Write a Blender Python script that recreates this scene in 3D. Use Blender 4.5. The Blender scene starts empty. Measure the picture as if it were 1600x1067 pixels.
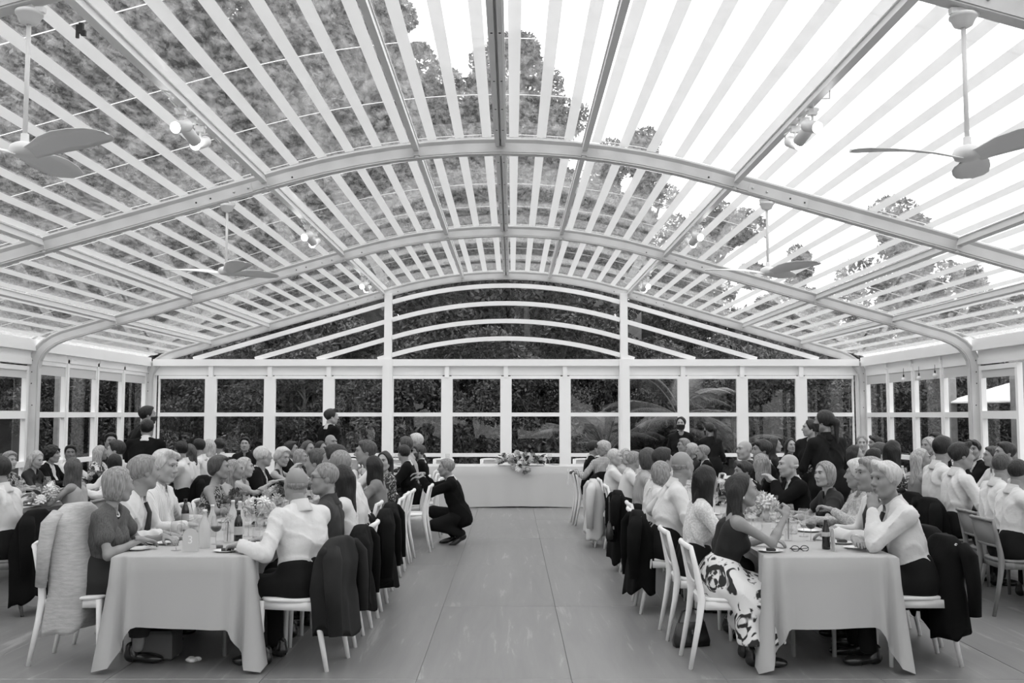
import bpy, math, random
import numpy as np
from mathutils import Matrix, Vector

# ---------------------------------------------------------------- camera, sky, exposure
SC = bpy.context.scene
COL = SC.collection
FPX, CXP, CYP = 1556.0, 800.0, 533.5            # focal length and centre in pixels of the 1600x1067 frame
CAMH = 1.67
PITCH = math.atan((648 - CYP) / FPX)
cam_data = bpy.data.cameras.new('camera')
cam_data.sensor_width = 36.0
cam_data.lens = 36.0 * FPX / 1600.0
cam = bpy.data.objects.new('camera', cam_data)
COL.objects.link(cam)
cam.location = (0, 0, CAMH)
cam.rotation_euler = (math.pi / 2 + PITCH, 0, 0)
SC.camera = cam

world = bpy.data.worlds.new('overcast_sky')
SC.world = world
world.use_nodes = True
bg = world.node_tree.nodes['Background']
bg.inputs['Color'].default_value = (1, 1, 1, 1)
bg.inputs['Strength'].default_value = 1.05
SC.view_settings.view_transform = 'Standard'
SC.view_settings.look = 'None'
SC.view_settings.gamma = 1.0
SC.view_settings.use_curve_mapping = False
SC.view_settings.exposure = 1.27

CP, SP = math.cos(PITCH), math.sin(PITCH)
def ray(px, py):
    u = (px - CXP) / FPX; v = (CYP - py) / FPX
    return (u, CP - SP * v, SP + CP * v)
def at_y(px, py, y):
    r = ray(px, py); t = y / r[1]
    return Vector((r[0] * t, y, CAMH + r[2] * t))
def at_z(px, py, z):
    r = ray(px, py); t = (z - CAMH) / r[2]
    return Vector((r[0] * t, r[1] * t, z))

# ---------------------------------------------------------------- helpers
RNG = random.Random(7)
MATS = {}
def _new_mat(name):
    m = bpy.data.materials.new(name); m.use_nodes = True
    nt = m.node_tree
    return m, nt, nt.nodes['Principled BSDF']
def G(v): return (v, v, v, 1)
def mat(name, v, rough=0.55, metal=0.0, spec=0.5, var=0.0, scale=20.0, stretch=(1, 1, 1), bump=0.0, bscale=None, emit=0.0, trans=0.0, sheen=0.0, coords='Object'):
    """plain procedural grey: albedo v, noise variation var, noise bump"""
    if name in MATS: return MATS[name]
    m, nt, b = _new_mat(name)
    b.inputs['Base Color'].default_value = G(v)
    b.inputs['Roughness'].default_value = rough
    b.inputs['Metallic'].default_value = metal
    b.inputs['Specular IOR Level'].default_value = spec
    if sheen: b.inputs['Sheen Weight'].default_value = sheen
    if emit:
        b.inputs['Emission Color'].default_value = G(1); b.inputs['Emission Strength'].default_value = emit
    if trans: b.inputs['Transmission Weight'].default_value = trans
    if var or bump:
        tc = nt.nodes.new('ShaderNodeTexCoord'); mp = nt.nodes.new('ShaderNodeMapping')
        nt.links.new(tc.outputs[coords], mp.inputs['Vector'])
        mp.inputs['Scale'].default_value = stretch
        nz = nt.nodes.new('ShaderNodeTexNoise'); nz.inputs['Scale'].default_value = scale; nz.inputs['Detail'].default_value = 4
        nt.links.new(mp.outputs[0], nz.inputs['Vector'])
        if var:
            mr = nt.nodes.new('ShaderNodeMapRange')
            mr.inputs[1].default_value = 0.3; mr.inputs[2].default_value = 0.7
            mr.inputs[3].default_value = max(0.0, v - var); mr.inputs[4].default_value = min(1.0, v + var)
            nt.links.new(nz.outputs['Fac'], mr.inputs[0])
            nt.links.new(mr.outputs[0], b.inputs['Base Color'])
        if bump:
            n2 = nz
            if bscale:
                n2 = nt.nodes.new('ShaderNodeTexNoise'); n2.inputs['Scale'].default_value = bscale; n2.inputs['Detail'].default_value = 3
                nt.links.new(mp.outputs[0], n2.inputs['Vector'])
            bp = nt.nodes.new('ShaderNodeBump'); bp.inputs['Strength'].default_value = bump; bp.inputs['Distance'].default_value = 0.02
            nt.links.new(n2.outputs['Fac'], bp.inputs['Height'])
            nt.links.new(bp.outputs[0], b.inputs['Normal'])
    MATS[name] = m
    return m

def pattern_mat(name, kind, a, b_, scale, rough=0.8, bump=0.15):
    """woven and printed cloth: stripes, check, floral, weave, lace"""
    if name in MATS: return MATS[name]
    m, nt, bs = _new_mat(name)
    bs.inputs['Roughness'].default_value = rough
    bs.inputs['Specular IOR Level'].default_value = 0.2
    tc = nt.nodes.new('ShaderNodeTexCoord')
    N = nt.nodes.new; L = nt.links.new
    mix = N('ShaderNodeMix'); mix.data_type = 'RGBA'
    mix.inputs[6].default_value = G(a); mix.inputs[7].default_value = G(b_)
    if kind in ('stripe', 'check', 'weave'):
        def wave(axis, s, dist=0.0):
            w = N('ShaderNodeTexWave'); w.bands_direction = axis; w.inputs['Scale'].default_value = s
            w.inputs['Distortion'].default_value = dist; w.inputs['Detail'].default_value = 1
            L(tc.outputs['Object'], w.inputs['Vector']); return w
        if kind == 'stripe':
            w = wave('X', scale, 0.4); fac = w.outputs['Fac']
        else:
            d = 0.6 if kind == 'weave' else 0.2
            w1, w2 = wave('X', scale, d), wave('Z', scale, d)
            mm = N('ShaderNodeMath'); mm.operation = 'MULTIPLY' if kind == 'weave' else 'ADD'
            L(w1.outputs['Fac'], mm.inputs[0]); L(w2.outputs['Fac'], mm.inputs[1])
            if kind == 'check':
                m2 = N('ShaderNodeMath'); m2.operation = 'MULTIPLY'; m2.inputs[1].default_value = 0.5
                L(mm.outputs[0], m2.inputs[0]); fac = m2.outputs[0]
            else: fac = mm.outputs[0]
    else:
        v = N('ShaderNodeTexNoise'); v.inputs['Scale'].default_value = scale; v.inputs['Detail'].default_value = 2.0
        v.inputs['Distortion'].default_value = 1.6 if kind == 'floral' else 0.5
        L(tc.outputs['Object'], v.inputs['Vector'])
        cr = N('ShaderNodeValToRGB')
        lo = 0.52 if kind == 'floral' else 0.46
        cr.color_ramp.elements[0].position = lo; cr.color_ramp.elements[1].position = lo + 0.05
        L(v.outputs['Fac'], cr.inputs[0]); fac = cr.outputs[0]
    L(fac, mix.inputs[0]); L(mix.outputs[2], bs.inputs['Base Color'])
    if bump:
        bp = N('ShaderNodeBump'); bp.inputs['Strength'].default_value = bump; bp.inputs['Distance'].default_value = 0.004
        L(fac, bp.inputs['Height']); L(bp.outputs[0], bs.inputs['Normal'])
    MATS[name] = m
    return m

def film_mat(name, haze, gloss, white=0.8, tint=0.95, dirt=0.0, rough=0.03, scale=3.0, refl=0.0):
    """thin clear sheet: lets light straight through, scatters a little, reflects by angle"""
    m, nt, b = _new_mat(name)
    nt.nodes.remove(b)
    N = nt.nodes.new; L = nt.links.new
    out = nt.nodes['Material Output']
    tr = N('ShaderNodeBsdfTransparent'); tr.inputs[0].default_value = G(tint)
    tl = N('ShaderNodeBsdfTranslucent'); tl.inputs[0].default_value = G(white)
    gl = N('ShaderNodeBsdfGlossy'); gl.inputs['Color'].default_value = G(1); gl.inputs['Roughness'].default_value = rough
    mx = N('ShaderNodeMixShader'); mx2 = N('ShaderNodeMixShader')
    mx.inputs[0].default_value = haze
    sc_ = tl
    if refl:
        df = N('ShaderNodeBsdfDiffuse'); df.inputs[0].default_value = G(refl); sc_ = N('ShaderNodeMixShader'); sc_.inputs[0].default_value = .5
        L(tl.outputs[0], sc_.inputs[1]); L(df.outputs[0], sc_.inputs[2])
    L(tr.outputs[0], mx.inputs[1]); L(sc_.outputs[0], mx.inputs[2])
    if dirt:
        tc = N('ShaderNodeTexCoord'); mp = N('ShaderNodeMapping'); mp.inputs['Scale'].default_value = (scale, scale * 0.35, scale)
        L(tc.outputs['Object'], mp.inputs[0])
        nz = N('ShaderNodeTexNoise'); nz.inputs['Scale'].default_value = 3.0; nz.inputs['Detail'].default_value = 7; nz.inputs['Roughness'].default_value = 0.7
        L(mp.outputs[0], nz.inputs['Vector'])
        mr = N('ShaderNodeMapRange'); mr.inputs[1].default_value = 0.42; mr.inputs[2].default_value = 0.80
        mr.inputs[3].default_value = haze * 0.55; mr.inputs[4].default_value = haze + dirt
        L(nz.outputs['Fac'], mr.inputs[0]); L(mr.outputs[0], mx.inputs[0])
    fr = N('ShaderNodeFresnel'); ge = N('ShaderNodeNewGeometry'); ior = N('ShaderNodeMapRange')
    ior.inputs[3].default_value = 1.45; ior.inputs[4].default_value = 1 / 1.45      # same reflection from both sides of the thin sheet
    L(ge.outputs['Backfacing'], ior.inputs[0]); L(ior.outputs[0], fr.inputs[0])
    ml = N('ShaderNodeMath'); ml.operation = 'MULTIPLY'; ml.inputs[1].default_value = gloss; ml.use_clamp = True
    L(fr.outputs[0], ml.inputs[0]); L(ml.outputs[0], mx2.inputs[0])
    L(mx.outputs[0], mx2.inputs[1]); L(gl.outputs[0], mx2.inputs[2])
    L(mx2.outputs[0], out.inputs[0])
    MATS[name] = m
    return m

class MB:
    """collects shapes into one mesh"""
    def __init__(s): s.v = []; s.f = []; s.m = []; s.n = 0
    def add(s, v, f, m=0):
        v = np.asarray(v, float).reshape(-1, 3)
        s.v.append(v); k = s.n
        s.f += [tuple(i + k for i in q) for q in f]
        s.m += [m] * len(f); s.n += len(v)
        return s
    def box(s, x0, x1, y0, y1, z0, z1, m=0):
        v = [(x, y, z) for x in (x0, x1) for y in (y0, y1) for z in (z0, z1)]
        return s.add(v, [(0, 1, 3, 2), (4, 6, 7, 5), (0, 4, 5, 1), (2, 3, 7, 6), (0, 2, 6, 4), (1, 5, 7, 3)], m)
    def bar(s, a, b, w, h, m=0, up=(0, 0, 1)):
        """box from a to b, w across, h along up"""
        a = Vector(a); b = Vector(b); d = (b - a).normalized(); up = Vector(up)
        sx = d.cross(up)
        if sx.length < 1e-5: sx = d.cross(Vector((0, 1, 0)))
        sx.normalize(); u = sx.cross(d)
        v = [p + sx * (i * w / 2) + u * (j * h / 2) for p in (a, b) for i in (-1, 1) for j in (-1, 1)]
        return s.add([tuple(q) for q in v], [(0, 1, 3, 2), (4, 6, 7, 5), (0, 4, 5, 1), (2, 3, 7, 6), (0, 2, 6, 4), (1, 5, 7, 3)], m)
    def tube(s, pts, r, n=8, m=0, cap=True, flat=1.0):
        """round tube through pts; r number or list; flat squeezes the binormal"""
        P = [Vector(p) for p in pts]; k = len(P)
        R = r if isinstance(r, (list, tuple)) else [r] * k
        T = [(P[min(i + 1, k - 1)] - P[max(i - 1, 0)]).normalized() for i in range(k)]
        ref = Vector((0, 0, 1)) if abs(T[0].z) < 0.9 else Vector((1, 0, 0))
        nx = T[0].cross(ref).normalized(); V = []
        for i in range(k):
            nx = (nx - T[i] * nx.dot(T[i])).normalized(); ny = T[i].cross(nx)
            for j in range(n):
                a = 2 * math.pi * j / n
                V.append(tuple(P[i] + nx * (R[i] * math.cos(a)) + ny * (R[i] * flat * math.sin(a))))
        F = [(i * n + j, i * n + (j + 1) % n, (i + 1) * n + (j + 1) % n, (i + 1) * n + j) for i in range(k - 1) for j in range(n)]
        if cap: F += [tuple(range(n))[::-1], tuple((k - 1) * n + j for j in range(n))]
        return s.add(V, F, m)
    def lathe(s, prof, n=12, c=(0, 0, 0), m=0, cap=True):
        V = []; k = len(prof)
        for r, z in prof:
            for j in range(n):
                a = 2 * math.pi * j / n
                V.append((c[0] + r * math.cos(a), c[1] + r * math.sin(a), c[2] + z))
        F = [(i * n + j, i * n + (j + 1) % n, (i + 1) * n + (j + 1) % n, (i + 1) * n + j) for i in range(k - 1) for j in range(n)]
        if cap: F += [tuple(range(n))[::-1], tuple((k - 1) * n + j for j in range(n))]
        return s.add(V, F, m)
    def ball(s, c, r, n=8, k=6, m=0):
        rx, ry, rz = r if isinstance(r, (tuple, list)) else (r, r, r)
        V = []; 
        for i in range(1, k):
            a = math.pi * i / k
            for j in range(n):
                b = 2 * math.pi * j / n
                V.append((c[0] + rx * math.sin(a) * math.cos(b), c[1] + ry * math.sin(a) * math.sin(b), c[2] + rz * math.cos(a)))
        V += [(c[0], c[1], c[2] + rz), (c[0], c[1], c[2] - rz)]; t = (k - 1) * n
        F = [(i * n + j, i * n + n + j, i * n + n + (j + 1) % n, i * n + (j + 1) % n) for i in range(k - 2) for j in range(n)]
        F += [(t, j, (j + 1) % n) for j in range(n)] + [(t + 1, (k - 2) * n + (j + 1) % n, (k - 2) * n + j) for j in range(n)]
        return s.add(V, F, m)
    def sweep(s, section, frames, m=0, cap=True):
        """section [(a,b)], frames [(origin, axis_a, axis_b)]"""
        n = len(section); V = []
        for o, A, B in frames:
            o = Vector(o); A = Vector(A); B = Vector(B)
            V += [tuple(o + A * a + B * b) for a, b in section]
        k = len(frames)
        F = [(i * n + j, i * n + (j + 1) % n, (i + 1) * n + (j + 1) % n, (i + 1) * n + j) for i in range(k - 1) for j in range(n)]
        if cap: F += [tuple(range(n))[::-1], tuple((k - 1) * n + j for j in range(n))]
        return s.add(V, F, m)
    def mesh(s, name, mats, smooth=False):
        me = bpy.data.meshes.new(name)
        me.from_pydata(np.concatenate(s.v).tolist() if s.v else [], [], s.f)
        if not isinstance(mats, (list, tuple)): mats = [mats]
        for q in mats: me.materials.append(q)
        if len(mats) > 1: me.polygons.foreach_set('material_index', s.m)
        if smooth: me.polygons.foreach_set('use_smooth', [True] * len(me.polygons))
        me.update()
        return me
    def build(s, name, mats, parent=None, smooth=False, **kw):
        return put(name, s.mesh(name, mats, smooth), parent, **kw)

def tag(o, label=None, category=None, group=None, kind=None):
    if label: o['label'] = label
    if category: o['category'] = category
    if group: o['group'] = group
    if kind: o['kind'] = kind
    return o
def put(name, me, parent=None, loc=None, rot=None, scale=None, mats=None, **kw):
    o = bpy.data.objects.new(name, me); COL.objects.link(o)
    if parent is not None: o.parent = parent
    if loc is not None: o.location = loc
    if rot is not None: o.rotation_euler = rot
    if scale is not None: o.scale = scale if isinstance(scale, (tuple, list)) else (scale,) * 3
    if mats:
        for i, q in enumerate(mats):
            if q is not None:
                o.material_slots[i].link = 'OBJECT'; o.material_slots[i].material = q
    return tag(o, **kw) if kw else o
def empty(name, loc=(0, 0, 0), rz=0.0, parent=None, **kw):
    o = bpy.data.objects.new(name, None); COL.objects.link(o)
    o.empty_display_size = 0.1
    o.location = loc; o.rotation_euler = (0, 0, rz)
    if parent is not None: o.parent = parent
    return tag(o, **kw)
def copy_tree(o, parent=None):
    c = o.copy(); COL.objects.link(c); c.parent = parent
    for ch in list(o.children): copy_tree(ch, c)
    return c

# ---------------------------------------------------------------- materials of the place
WHITE = mat('white_powder_coat', 0.91, 0.42)
ALU = mat('white_aluminium', 0.60, 0.38, var=0.03, scale=3)
GREYMETAL = mat('grey_metal', 0.35, 0.35, 0.6)
BLACK = mat('black_rubber', 0.02, 0.6)
HOLE = mat('bolt_hole_dark', 0.015, 0.8)
BOLT = mat('bolt_steel', 0.45, 0.35, 0.7)
CLEAR = film_mat('clear_vinyl', 0.09, 1.25, white=0.60, tint=0.97, dirt=0.40, rough=0.05, scale=5.0)
STRIPE = film_mat('white_stripe_vinyl', 0.95, 0.25, white=0.58, rough=0.25, refl=0.92)
SEAM = film_mat('weld_seam_vinyl', 0.85, 0.2, white=0.85, rough=0.3)
GLASS = film_mat('window_glass', 0.004, 0.9, white=0.5, tint=0.93, rough=0.0)
BLINDM = mat('blind_cloth', 0.62, 0.8)
# ---------------------------------------------------------------- the marquee: arches every 5 m, vinyl roof
XC = -0.125
ARCH_Y = [-9.4, -4.4, 0.6, 5.6, 10.6, 15.6, 20.6]
DZ = 0.05
def prof(x):
    a = abs(x)
    return DZ + (4.44 - 0.0615 * a * a if a < 2.35 else 4.78 - 0.289 * a)
def nrm(x):
    e = 0.01; dx = (prof(x + e) - prof(x - e)) / (2 * e)
    n = Vector((-dx, 0, 1)); return n.normalized()
INNER = 7.30
def arch_path():
    pts = [(-INNER, 0.0), (-INNER, 1.2), (-INNER, 2.40)]
    zc = prof(6.93)
    for t in (0.2, 0.4, 0.6, 0.8):
        a = (-INNER, 2.40); b = (-INNER, prof(INNER) - 0.02); c = (-6.9, prof(6.9))
        q = [(1 - t) ** 2 * a[i] + 2 * t * (1 - t) * b[i] + t * t * c[i] for i in (0, 1)]
        pts.append(tuple(q))
    n = 36
    for i in range(n + 1):
        x = -6.9 + 13.8 * i / n
        pts.append((x, prof(x)))
    left = pts[:7]
    pts += [(-x, z) for x, z in left[::-1]]
    return pts
APTS = arch_path()
SECTION = [(0, 0), (0, .010), (.010, .010), (.010, .019), (0, .019), (0, .118), (-.028, .150), (-.028, .168), (.128, .168), (.128, .150), (.10, .118), (.10, 0)]
def arch_mesh():
    fr = []
    k = len(APTS)
    for i, (x, z) in enumerate(APTS):
        a = APTS[max(i - 1, 0)]; b = APTS[min(i + 1, k - 1)]
        t = Vector((b[0] - a[0], 0, b[1] - a[1])).normalized()
        n = Vector((-t.z, 0, t.x))
        fr.append(((x + XC, 0, z), (0, 1, 0), n))
    return MB().sweep(SECTION, fr).mesh('arch', ALU)
ceiling = empty('ceiling', kind='structure')
ceiling['label'] = 'clear vinyl marquee roof with white stripes on white arched frames'
A_ME = arch_mesh()
bolt_me = MB().lathe([(.001, 0), (.013, 0), (.013, .008), (.001, .012)], 8).mesh('bolt', BOLT)
hole_me = MB().lathe([(.001, 0), (.010, 0), (.010, .002), (.001, .002)], 8).mesh('bolt', HOLE)
plate_me = MB().box(-.33, .33, -.006, 0, -.052, .052).mesh('splice_plate', ALU)
corner_plate_me = MB().box(-.16, .16, -.005, 0, -.05, .05).mesh('splice_plate', ALU)
PURLIN_X = [0.92, 2.57, 4.95, 6.15]
for ai, Y in enumerate(ARCH_Y):
    a = put('arch', A_ME, ceiling, loc=(0, Y, 0))
    if Y < 1: continue
    for sx in (-1, 1):
        x = sx * 3.0; ang = math.atan(-sx * 0.289)
        p = put('splice_plate', plate_me, a, loc=(XC + x, -.001, prof(x) + .066), rot=(0, -ang, 0))
        for q in (-.29, -.13, .13, .29):
            xx = x + q * math.cos(ang)
            put('bolt', hole_me if (q * sx) > 0 else bolt_me, a, loc=(XC + xx, -.008, prof(xx) + .066), rot=(math.pi / 2, 0, 0))
        xx = sx * 2.25
        put('bolt', hole_me, a, loc=(XC + xx, -.002, prof(xx) + .05), rot=(math.pi / 2, 0, 0))
        for zz, dx in ((2.62, .06), (2.48, .1), (2.30, .1), (2.12, .1), (1.78, .08)):
            put('bolt', hole_me, a, loc=(XC + sx * (INNER + dx), -.002, zz + .04), rot=(math.pi / 2, 0, 0))
# purlins, one length per bay
def purlin_mesh(w, h):
    return MB().box(-w / 2, w / 2, .10, 5.0, -h, 0).box(-w / 2 - .012, w / 2 + .012, .10, 5.0, -.012, 0).mesh('purlin', mat('purlin_white', .78, .4))
PUR = purlin_mesh(.055, .085); PURC = purlin_mesh(.042, .075)
brk_me = MB().box(-.03, .03, -.03, 0, -.05, 0).lathe([(.022, -.075), (.022, -.05)], 8).mesh('bracket', ALU)
for Y in ARCH_Y[:-1]:
    for x in [s * q for q in PURLIN_X for s in (-1, 1)]:
        p = put('purlin', PUR, ceiling, loc=(XC + x, Y, prof(x) + .158), rot=(0, math.atan2(nrm(x).x, nrm(x).z), 0))
        put('bracket', brk_me, p, loc=(0, 5.0, -.085))
    for x in (-.032, .032):
        p = put('purlin', PURC, ceiling, loc=(XC + x, Y, prof(0) + .158))
        for q in (.7, 1.8, 2.9, 3.7, 4.4):
            put('bolt', hole_me, p, loc=(0, q, -.076), rot=(math.pi, 0, 0))
# vinyl sheets with white stripes and weld seams
XS = np.linspace(-7.45, 7.45, 61)
def sheet_mesh(name, y0, y1, dz, m, ny=1):
    v = []; 
    for j in range(ny + 1):
        y = y0 + (y1 - y0) * j / ny
        v += [(XC + x, y, prof(x) + dz) for x in XS]
    n = len(XS)
    f = [(j * n + i, j * n + i + 1, (j + 1) * n + i + 1, (j + 1) * n + i) for j in range(ny) for i in range(n - 1)]
    return MB().add(v, f).mesh(name, m, True)
PANEL = sheet_mesh('clear_panel', .05, 4.95 + .1, .172, CLEAR)
seam_me = {q: sheet_mesh('seam', q - .008, q + .008, .168, SEAM) for q in (.72, 2.12, 3.52, 4.86)}
stripe_me = MB().add([(-.05, .17, 0), (.05, .17, 0), (.05, 4.93, 0), (-.05, 4.93, 0)], [(0, 1, 2, 3)]).mesh('stripe', STRIPE)
for Y in ARCH_Y[:-1]:
    p = put('clear_panel', PANEL, ceiling, loc=(0, Y, 0))
    for q, me in seam_me.items(): put('seam', me, p)
    for k in range(25):
        x = .145 + .295 * k
        if x > 7.3: break
        for s in (-1, 1):
            n = nrm(s * x)
            put('stripe', stripe_me, p, loc=(XC + s * x, 0, prof(s * x) + .164), rot=(0, math.atan2(n.x, n.z), 0))
# end flap over the side eaves
eave_me = MB().box(-.06, .06, .10, 5.0, -.13, .05).mesh('eave_beam', WHITE)
rail_me = MB().box(-.035, .035, .10, 5.0, -.06, .06).mesh('eave_rail', WHITE)

# ---------------------------------------------------------------- back wall at y = 20.6
wall_back = empty('wall_back', kind='structure')
wall_back['label'] = 'white framed glazed end wall with curved gable bars'
YB = 20.66
ZH = 2.80     # top of header beam
def zpx(py, y=YB): return at_y(800, py, y).z
wb = lambda n, mb, m=WHITE: mb.build(n, m, wall_back)
z_hb, z_head = zpx(572), zpx(561.5)
wb('header_beam', MB().box(XC - 7.3, XC + 7.3, YB - .10, YB + .06, z_hb, z_head))
wb('header_beam', MB().box(XC - 7.3, XC + 7.3, YB + .02, YB + .10, zpx(586), z_hb))
MX = [XC + (i - 6) * 1.222 for i in range(13)]
for i in (4, 8):
    x = MX[i]
    wb('post', MB().box(x - .075, x + .075, YB - .14, YB + .02, z_head, prof(x - XC) + .06))
    wb('post', MB().box(x - .10, x + .10, YB - .16, YB + .02, 0, z_head).box(x - .06, x + .06, YB - .175, YB - .16, 0, z_head))
for i in range(1, 12):
    if i in (4, 8): continue
    x = MX[i]
    wb('mullion', MB().box(x - .045, x + .045, YB - .07, YB + .05, zpx(590), z_hb).box(x - .095, x + .095, YB - .055, YB + .05, 0, zpx(588)))
for k, off in enumerate((-.135, -.505, -.875, -1.24)):
    xmax = 0
    for q in np.arange(0, 7.3, .02):
        if prof(q) + off > z_head: xmax = q
    segs = [(-xmax, -2.52), (-2.37, 2.37), (2.52, xmax)] if xmax > 2.6 else [(-min(xmax, 2.37), min(xmax, 2.37))]
    for a, b in segs:
        fr = []
        for x in np.linspace(a, b, 25):
            n = nrm(x)
            fr.append(((XC + x, YB - .06, prof(x) + off), (0, 1, 0), tuple(n)))
        wb('gable_bar', MB().sweep([(0, -.045), (0, .045), (.07, .045), (.07, -.045)], fr))
for sx in (-1, 1):
    xa, xb = sorted((XC + sx * 7.28, XC + sx * 7.52))
    wb('corner_post', MB().box(xa, xb, YB - .02, YB + .12, 0, 2.78))
# gable glazing
gv = []; xs = np.linspace(-7.0, 7.0, 41)
for x in xs: gv += [(XC + x, YB + .03, z_head - .02), (XC + x, YB + .03, max(prof(x) + .02, z_head - .01))]
wb('gable_pane', MB().add(gv, [(2 * i, 2 * i + 2, 2 * i + 3, 2 * i + 1) for i in range(40)]), GLASS)
zg = [zpx(592), zpx(644.6), zpx(650.6), zpx(708), zpx(713.5), 0.42]
nwin = 0
def window_unit(x0, x1, zs, loc, rz, frame_w=.045, blind=0.0, bars=True, kind='window', dep=.05):
    """glazed unit in its own frame: local x along the wall, y out of it"""
    global nwin
    nwin += 1
    w = empty('%s_%d' % (kind, nwin), loc, rz, kind='structure')
    w['label'] = 'white framed glazed %s unit' % kind
    zt, zb = zs[0], zs[-1]
    fw = frame_w
    MB().box(x0, x0 + fw, -.03, dep, 0.0, zt + .07).box(x1 - fw, x1, -.03, dep, 0.0, zt + .07).box(x0 + fw, x1 - fw, -.03, dep, zt, zt + .07).box(x0 + fw, x1 - fw, -.03, dep, 0.02, zb).build('frame', WHITE, w)
    for i in range(1, len(zs) - 1, 2):
        MB().box(x0 + fw, x1 - fw, -.028, dep - .005, zs[i + 1], zs[i]).build('rail', WHITE, w)
    for i in range(0, len(zs), 2):
        MB().add([(x0 + fw, .02, zs[i + 1]), (x1 - fw, .02, zs[i + 1]), (x1 - fw, .02, zs[i]), (x0 + fw, .02, zs[i])], [(0, 1, 2, 3)]).build('pane', GLASS, w)
    if blind:
        MB().box(x0 + fw + .005, x1 - fw - .005, -.012, -.004, zt - blind, zt).box(x0 + fw + .005, x1 - fw - .005, -.02, .0, zt - blind - .02, zt - blind).build('blind', BLINDM, w)
    return w
for i in range(12):
    window_unit(MX[i] + (.095 if i else .14), MX[i + 1] - (.095 if i < 11 else .14), zg, (0, YB - .02, 0), 0, .022)

# ---------------------------------------------------------------- side walls
zside = [2.47, CAMH + .045, CAMH - .045, .92, .84, .12]
for side, nm in ((-1, 'wall_left'), (1, 'wall_right')):
    W = empty(nm, kind='structure'); W['label'] = 'white framed glazed side wall of the marquee'
    xw = XC + side * 7.46
    for bi, Y in enumerate(ARCH_Y[:-1]):
        put('eave_beam', eave_me, W, loc=(XC + side * 7.40, Y, 2.80))
        MB().box(xw - .03, xw + .05, Y + .1, Y + 5.0, 2.54, 2.70).build('header_beam', WHITE, W)
        rz = math.pi / 2 if side < 0 else -math.pi / 2       # local y points outwards
        # local x runs with +y on the left wall, with -y on the right wall
        def lx(y): return y if side < 0 else -y
        n = 4
        for k in range(n):
            ya, yb = Y + .1 + 4.9 * k / n, Y + .1 + 4.9 * (k + 1) / n
            if Y > 15:
                x0, x1 = sorted((lx(ya + .035), lx(yb - .035)))
                window_unit(x0, x1, zside, (xw, 0, 0), rz, .028, blind=.16 if side > 0 else .14)
                if k: MB().box(xw - .05, xw + .05, ya - .035, ya + .035, 0, 2.6).box(xw - .07, xw - .05, ya - .02, ya + .02, 2.55, 2.68).build('mullion', WHITE, W)
            elif Y > 10:
                # folding doors; on the right the leaves nearer the camera are slid open
                if side > 0 and k in (1, 2): continue
                x0, x1 = sorted((lx(ya + .02), lx(yb - .02)))
                window_unit(x0, x1, [2.36, CAMH + .06, CAMH - .06, .95, .86, .16], (xw, 0, 0), rz, .07, kind='door', blind=.10)
            else:
                x0, x1 = sorted((lx(ya + .03), lx(yb - .03)))
                window_unit(x0, x1, zside, (xw, 0, 0), rz, .03)
        if 10 < Y < 15:
            MB().box(xw - .04, xw + .06, Y + .1, Y + 5.0, 2.46, 2.56).build('door_track', WHITE, W)

# ---------------------------------------------------------------- floor panels 2.4 x 0.98 m
def floor_mat():
    m, nt, b = _new_mat('worn_painted_ply')
    N = nt.nodes.new; L = nt.links.new
    tc = N('ShaderNodeTexCoord'); mp = N('ShaderNodeMapping'); mp.inputs['Scale'].default_value = (6, .5, 1)
    oi = N('ShaderNodeObjectInfo')
    ad = N('ShaderNodeVectorMath'); ad.operation = 'ADD'
    geo = N('ShaderNodeNewGeometry')
    L(geo.outputs['Position'], mp.inputs[0])
    L(mp.outputs[0], ad.inputs[0])
    cmb = N('ShaderNodeCombineXYZ'); ml = N('ShaderNodeMath'); ml.operation = 'MULTIPLY'; ml.inputs[1].default_value = 37
    L(oi.outputs['Random'], ml.inputs[0]); L(ml.outputs[0], cmb.inputs[0]); L(ml.outputs[0], cmb.inputs[1]); L(cmb.outputs[0], ad.inputs[1])
    nz = N('ShaderNodeTexNoise'); nz.inputs['Scale'].default_value = 1.6; nz.inputs['Detail'].default_value = 8; nz.inputs['Roughness'].default_value = .65; nz.inputs['Distortion'].default_value = .6
    L(ad.outputs[0], nz.inputs['Vector'])
    cr = N('ShaderNodeValToRGB')
    e = cr.color_ramp.elements
    e[0].position = .30; e[0].color = G(.17); e[1].position = .60; e[1].color = G(.205)
    q = cr.color_ramp.elements.new(.66); q.color = G(.30)
    L(nz.outputs['Fac'], cr.inputs[0]); L(cr.outputs[0], b.inputs['Base Color'])
    b.inputs['Roughness'].default_value = .36
    b.inputs['Specular IOR Level'].default_value = .75
    return m
FLOORM = floor_mat()
floor = empty('floor', kind='structure'); floor['label'] = 'grey timber-look floor panels of the marquee'
MB().box(XC - 7.7, XC + 7.7, -9.4, 21.0, -.16, -.022).build('subfloor', mat('subfloor_dark', .03, .9), floor)
PL, PW = 2.4, .98
fp = MB()
g = .0008; b_ = .0025
fp.add([(g, g, -.02), (PW - g, g, -.02), (PW - g, PL - g, -.02), (g, PL - g, -.02),
        (g, g, -b_), (PW - g, g, -b_), (PW - g, PL - g, -b_), (g, PL - g, -b_),
        (g + b_, g + b_, 0), (PW - g - b_, g + b_, 0), (PW - g - b_, PL - g - b_, 0), (g + b_, PL - g - b_, 0)],
       [(0, 1, 5, 4), (1, 2, 6, 5), (2, 3, 7, 6), (3, 0, 4, 7), (4, 5, 9, 8), (5, 6, 10, 9), (6, 7, 11, 10), (7, 4, 8, 11), (8, 9, 10, 11)])
FP = fp.mesh('floor_panel', FLOORM)
Y0 = at_z(780, 1061, 0).y
x_seam = at_z(893, 1061, 0).x
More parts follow.
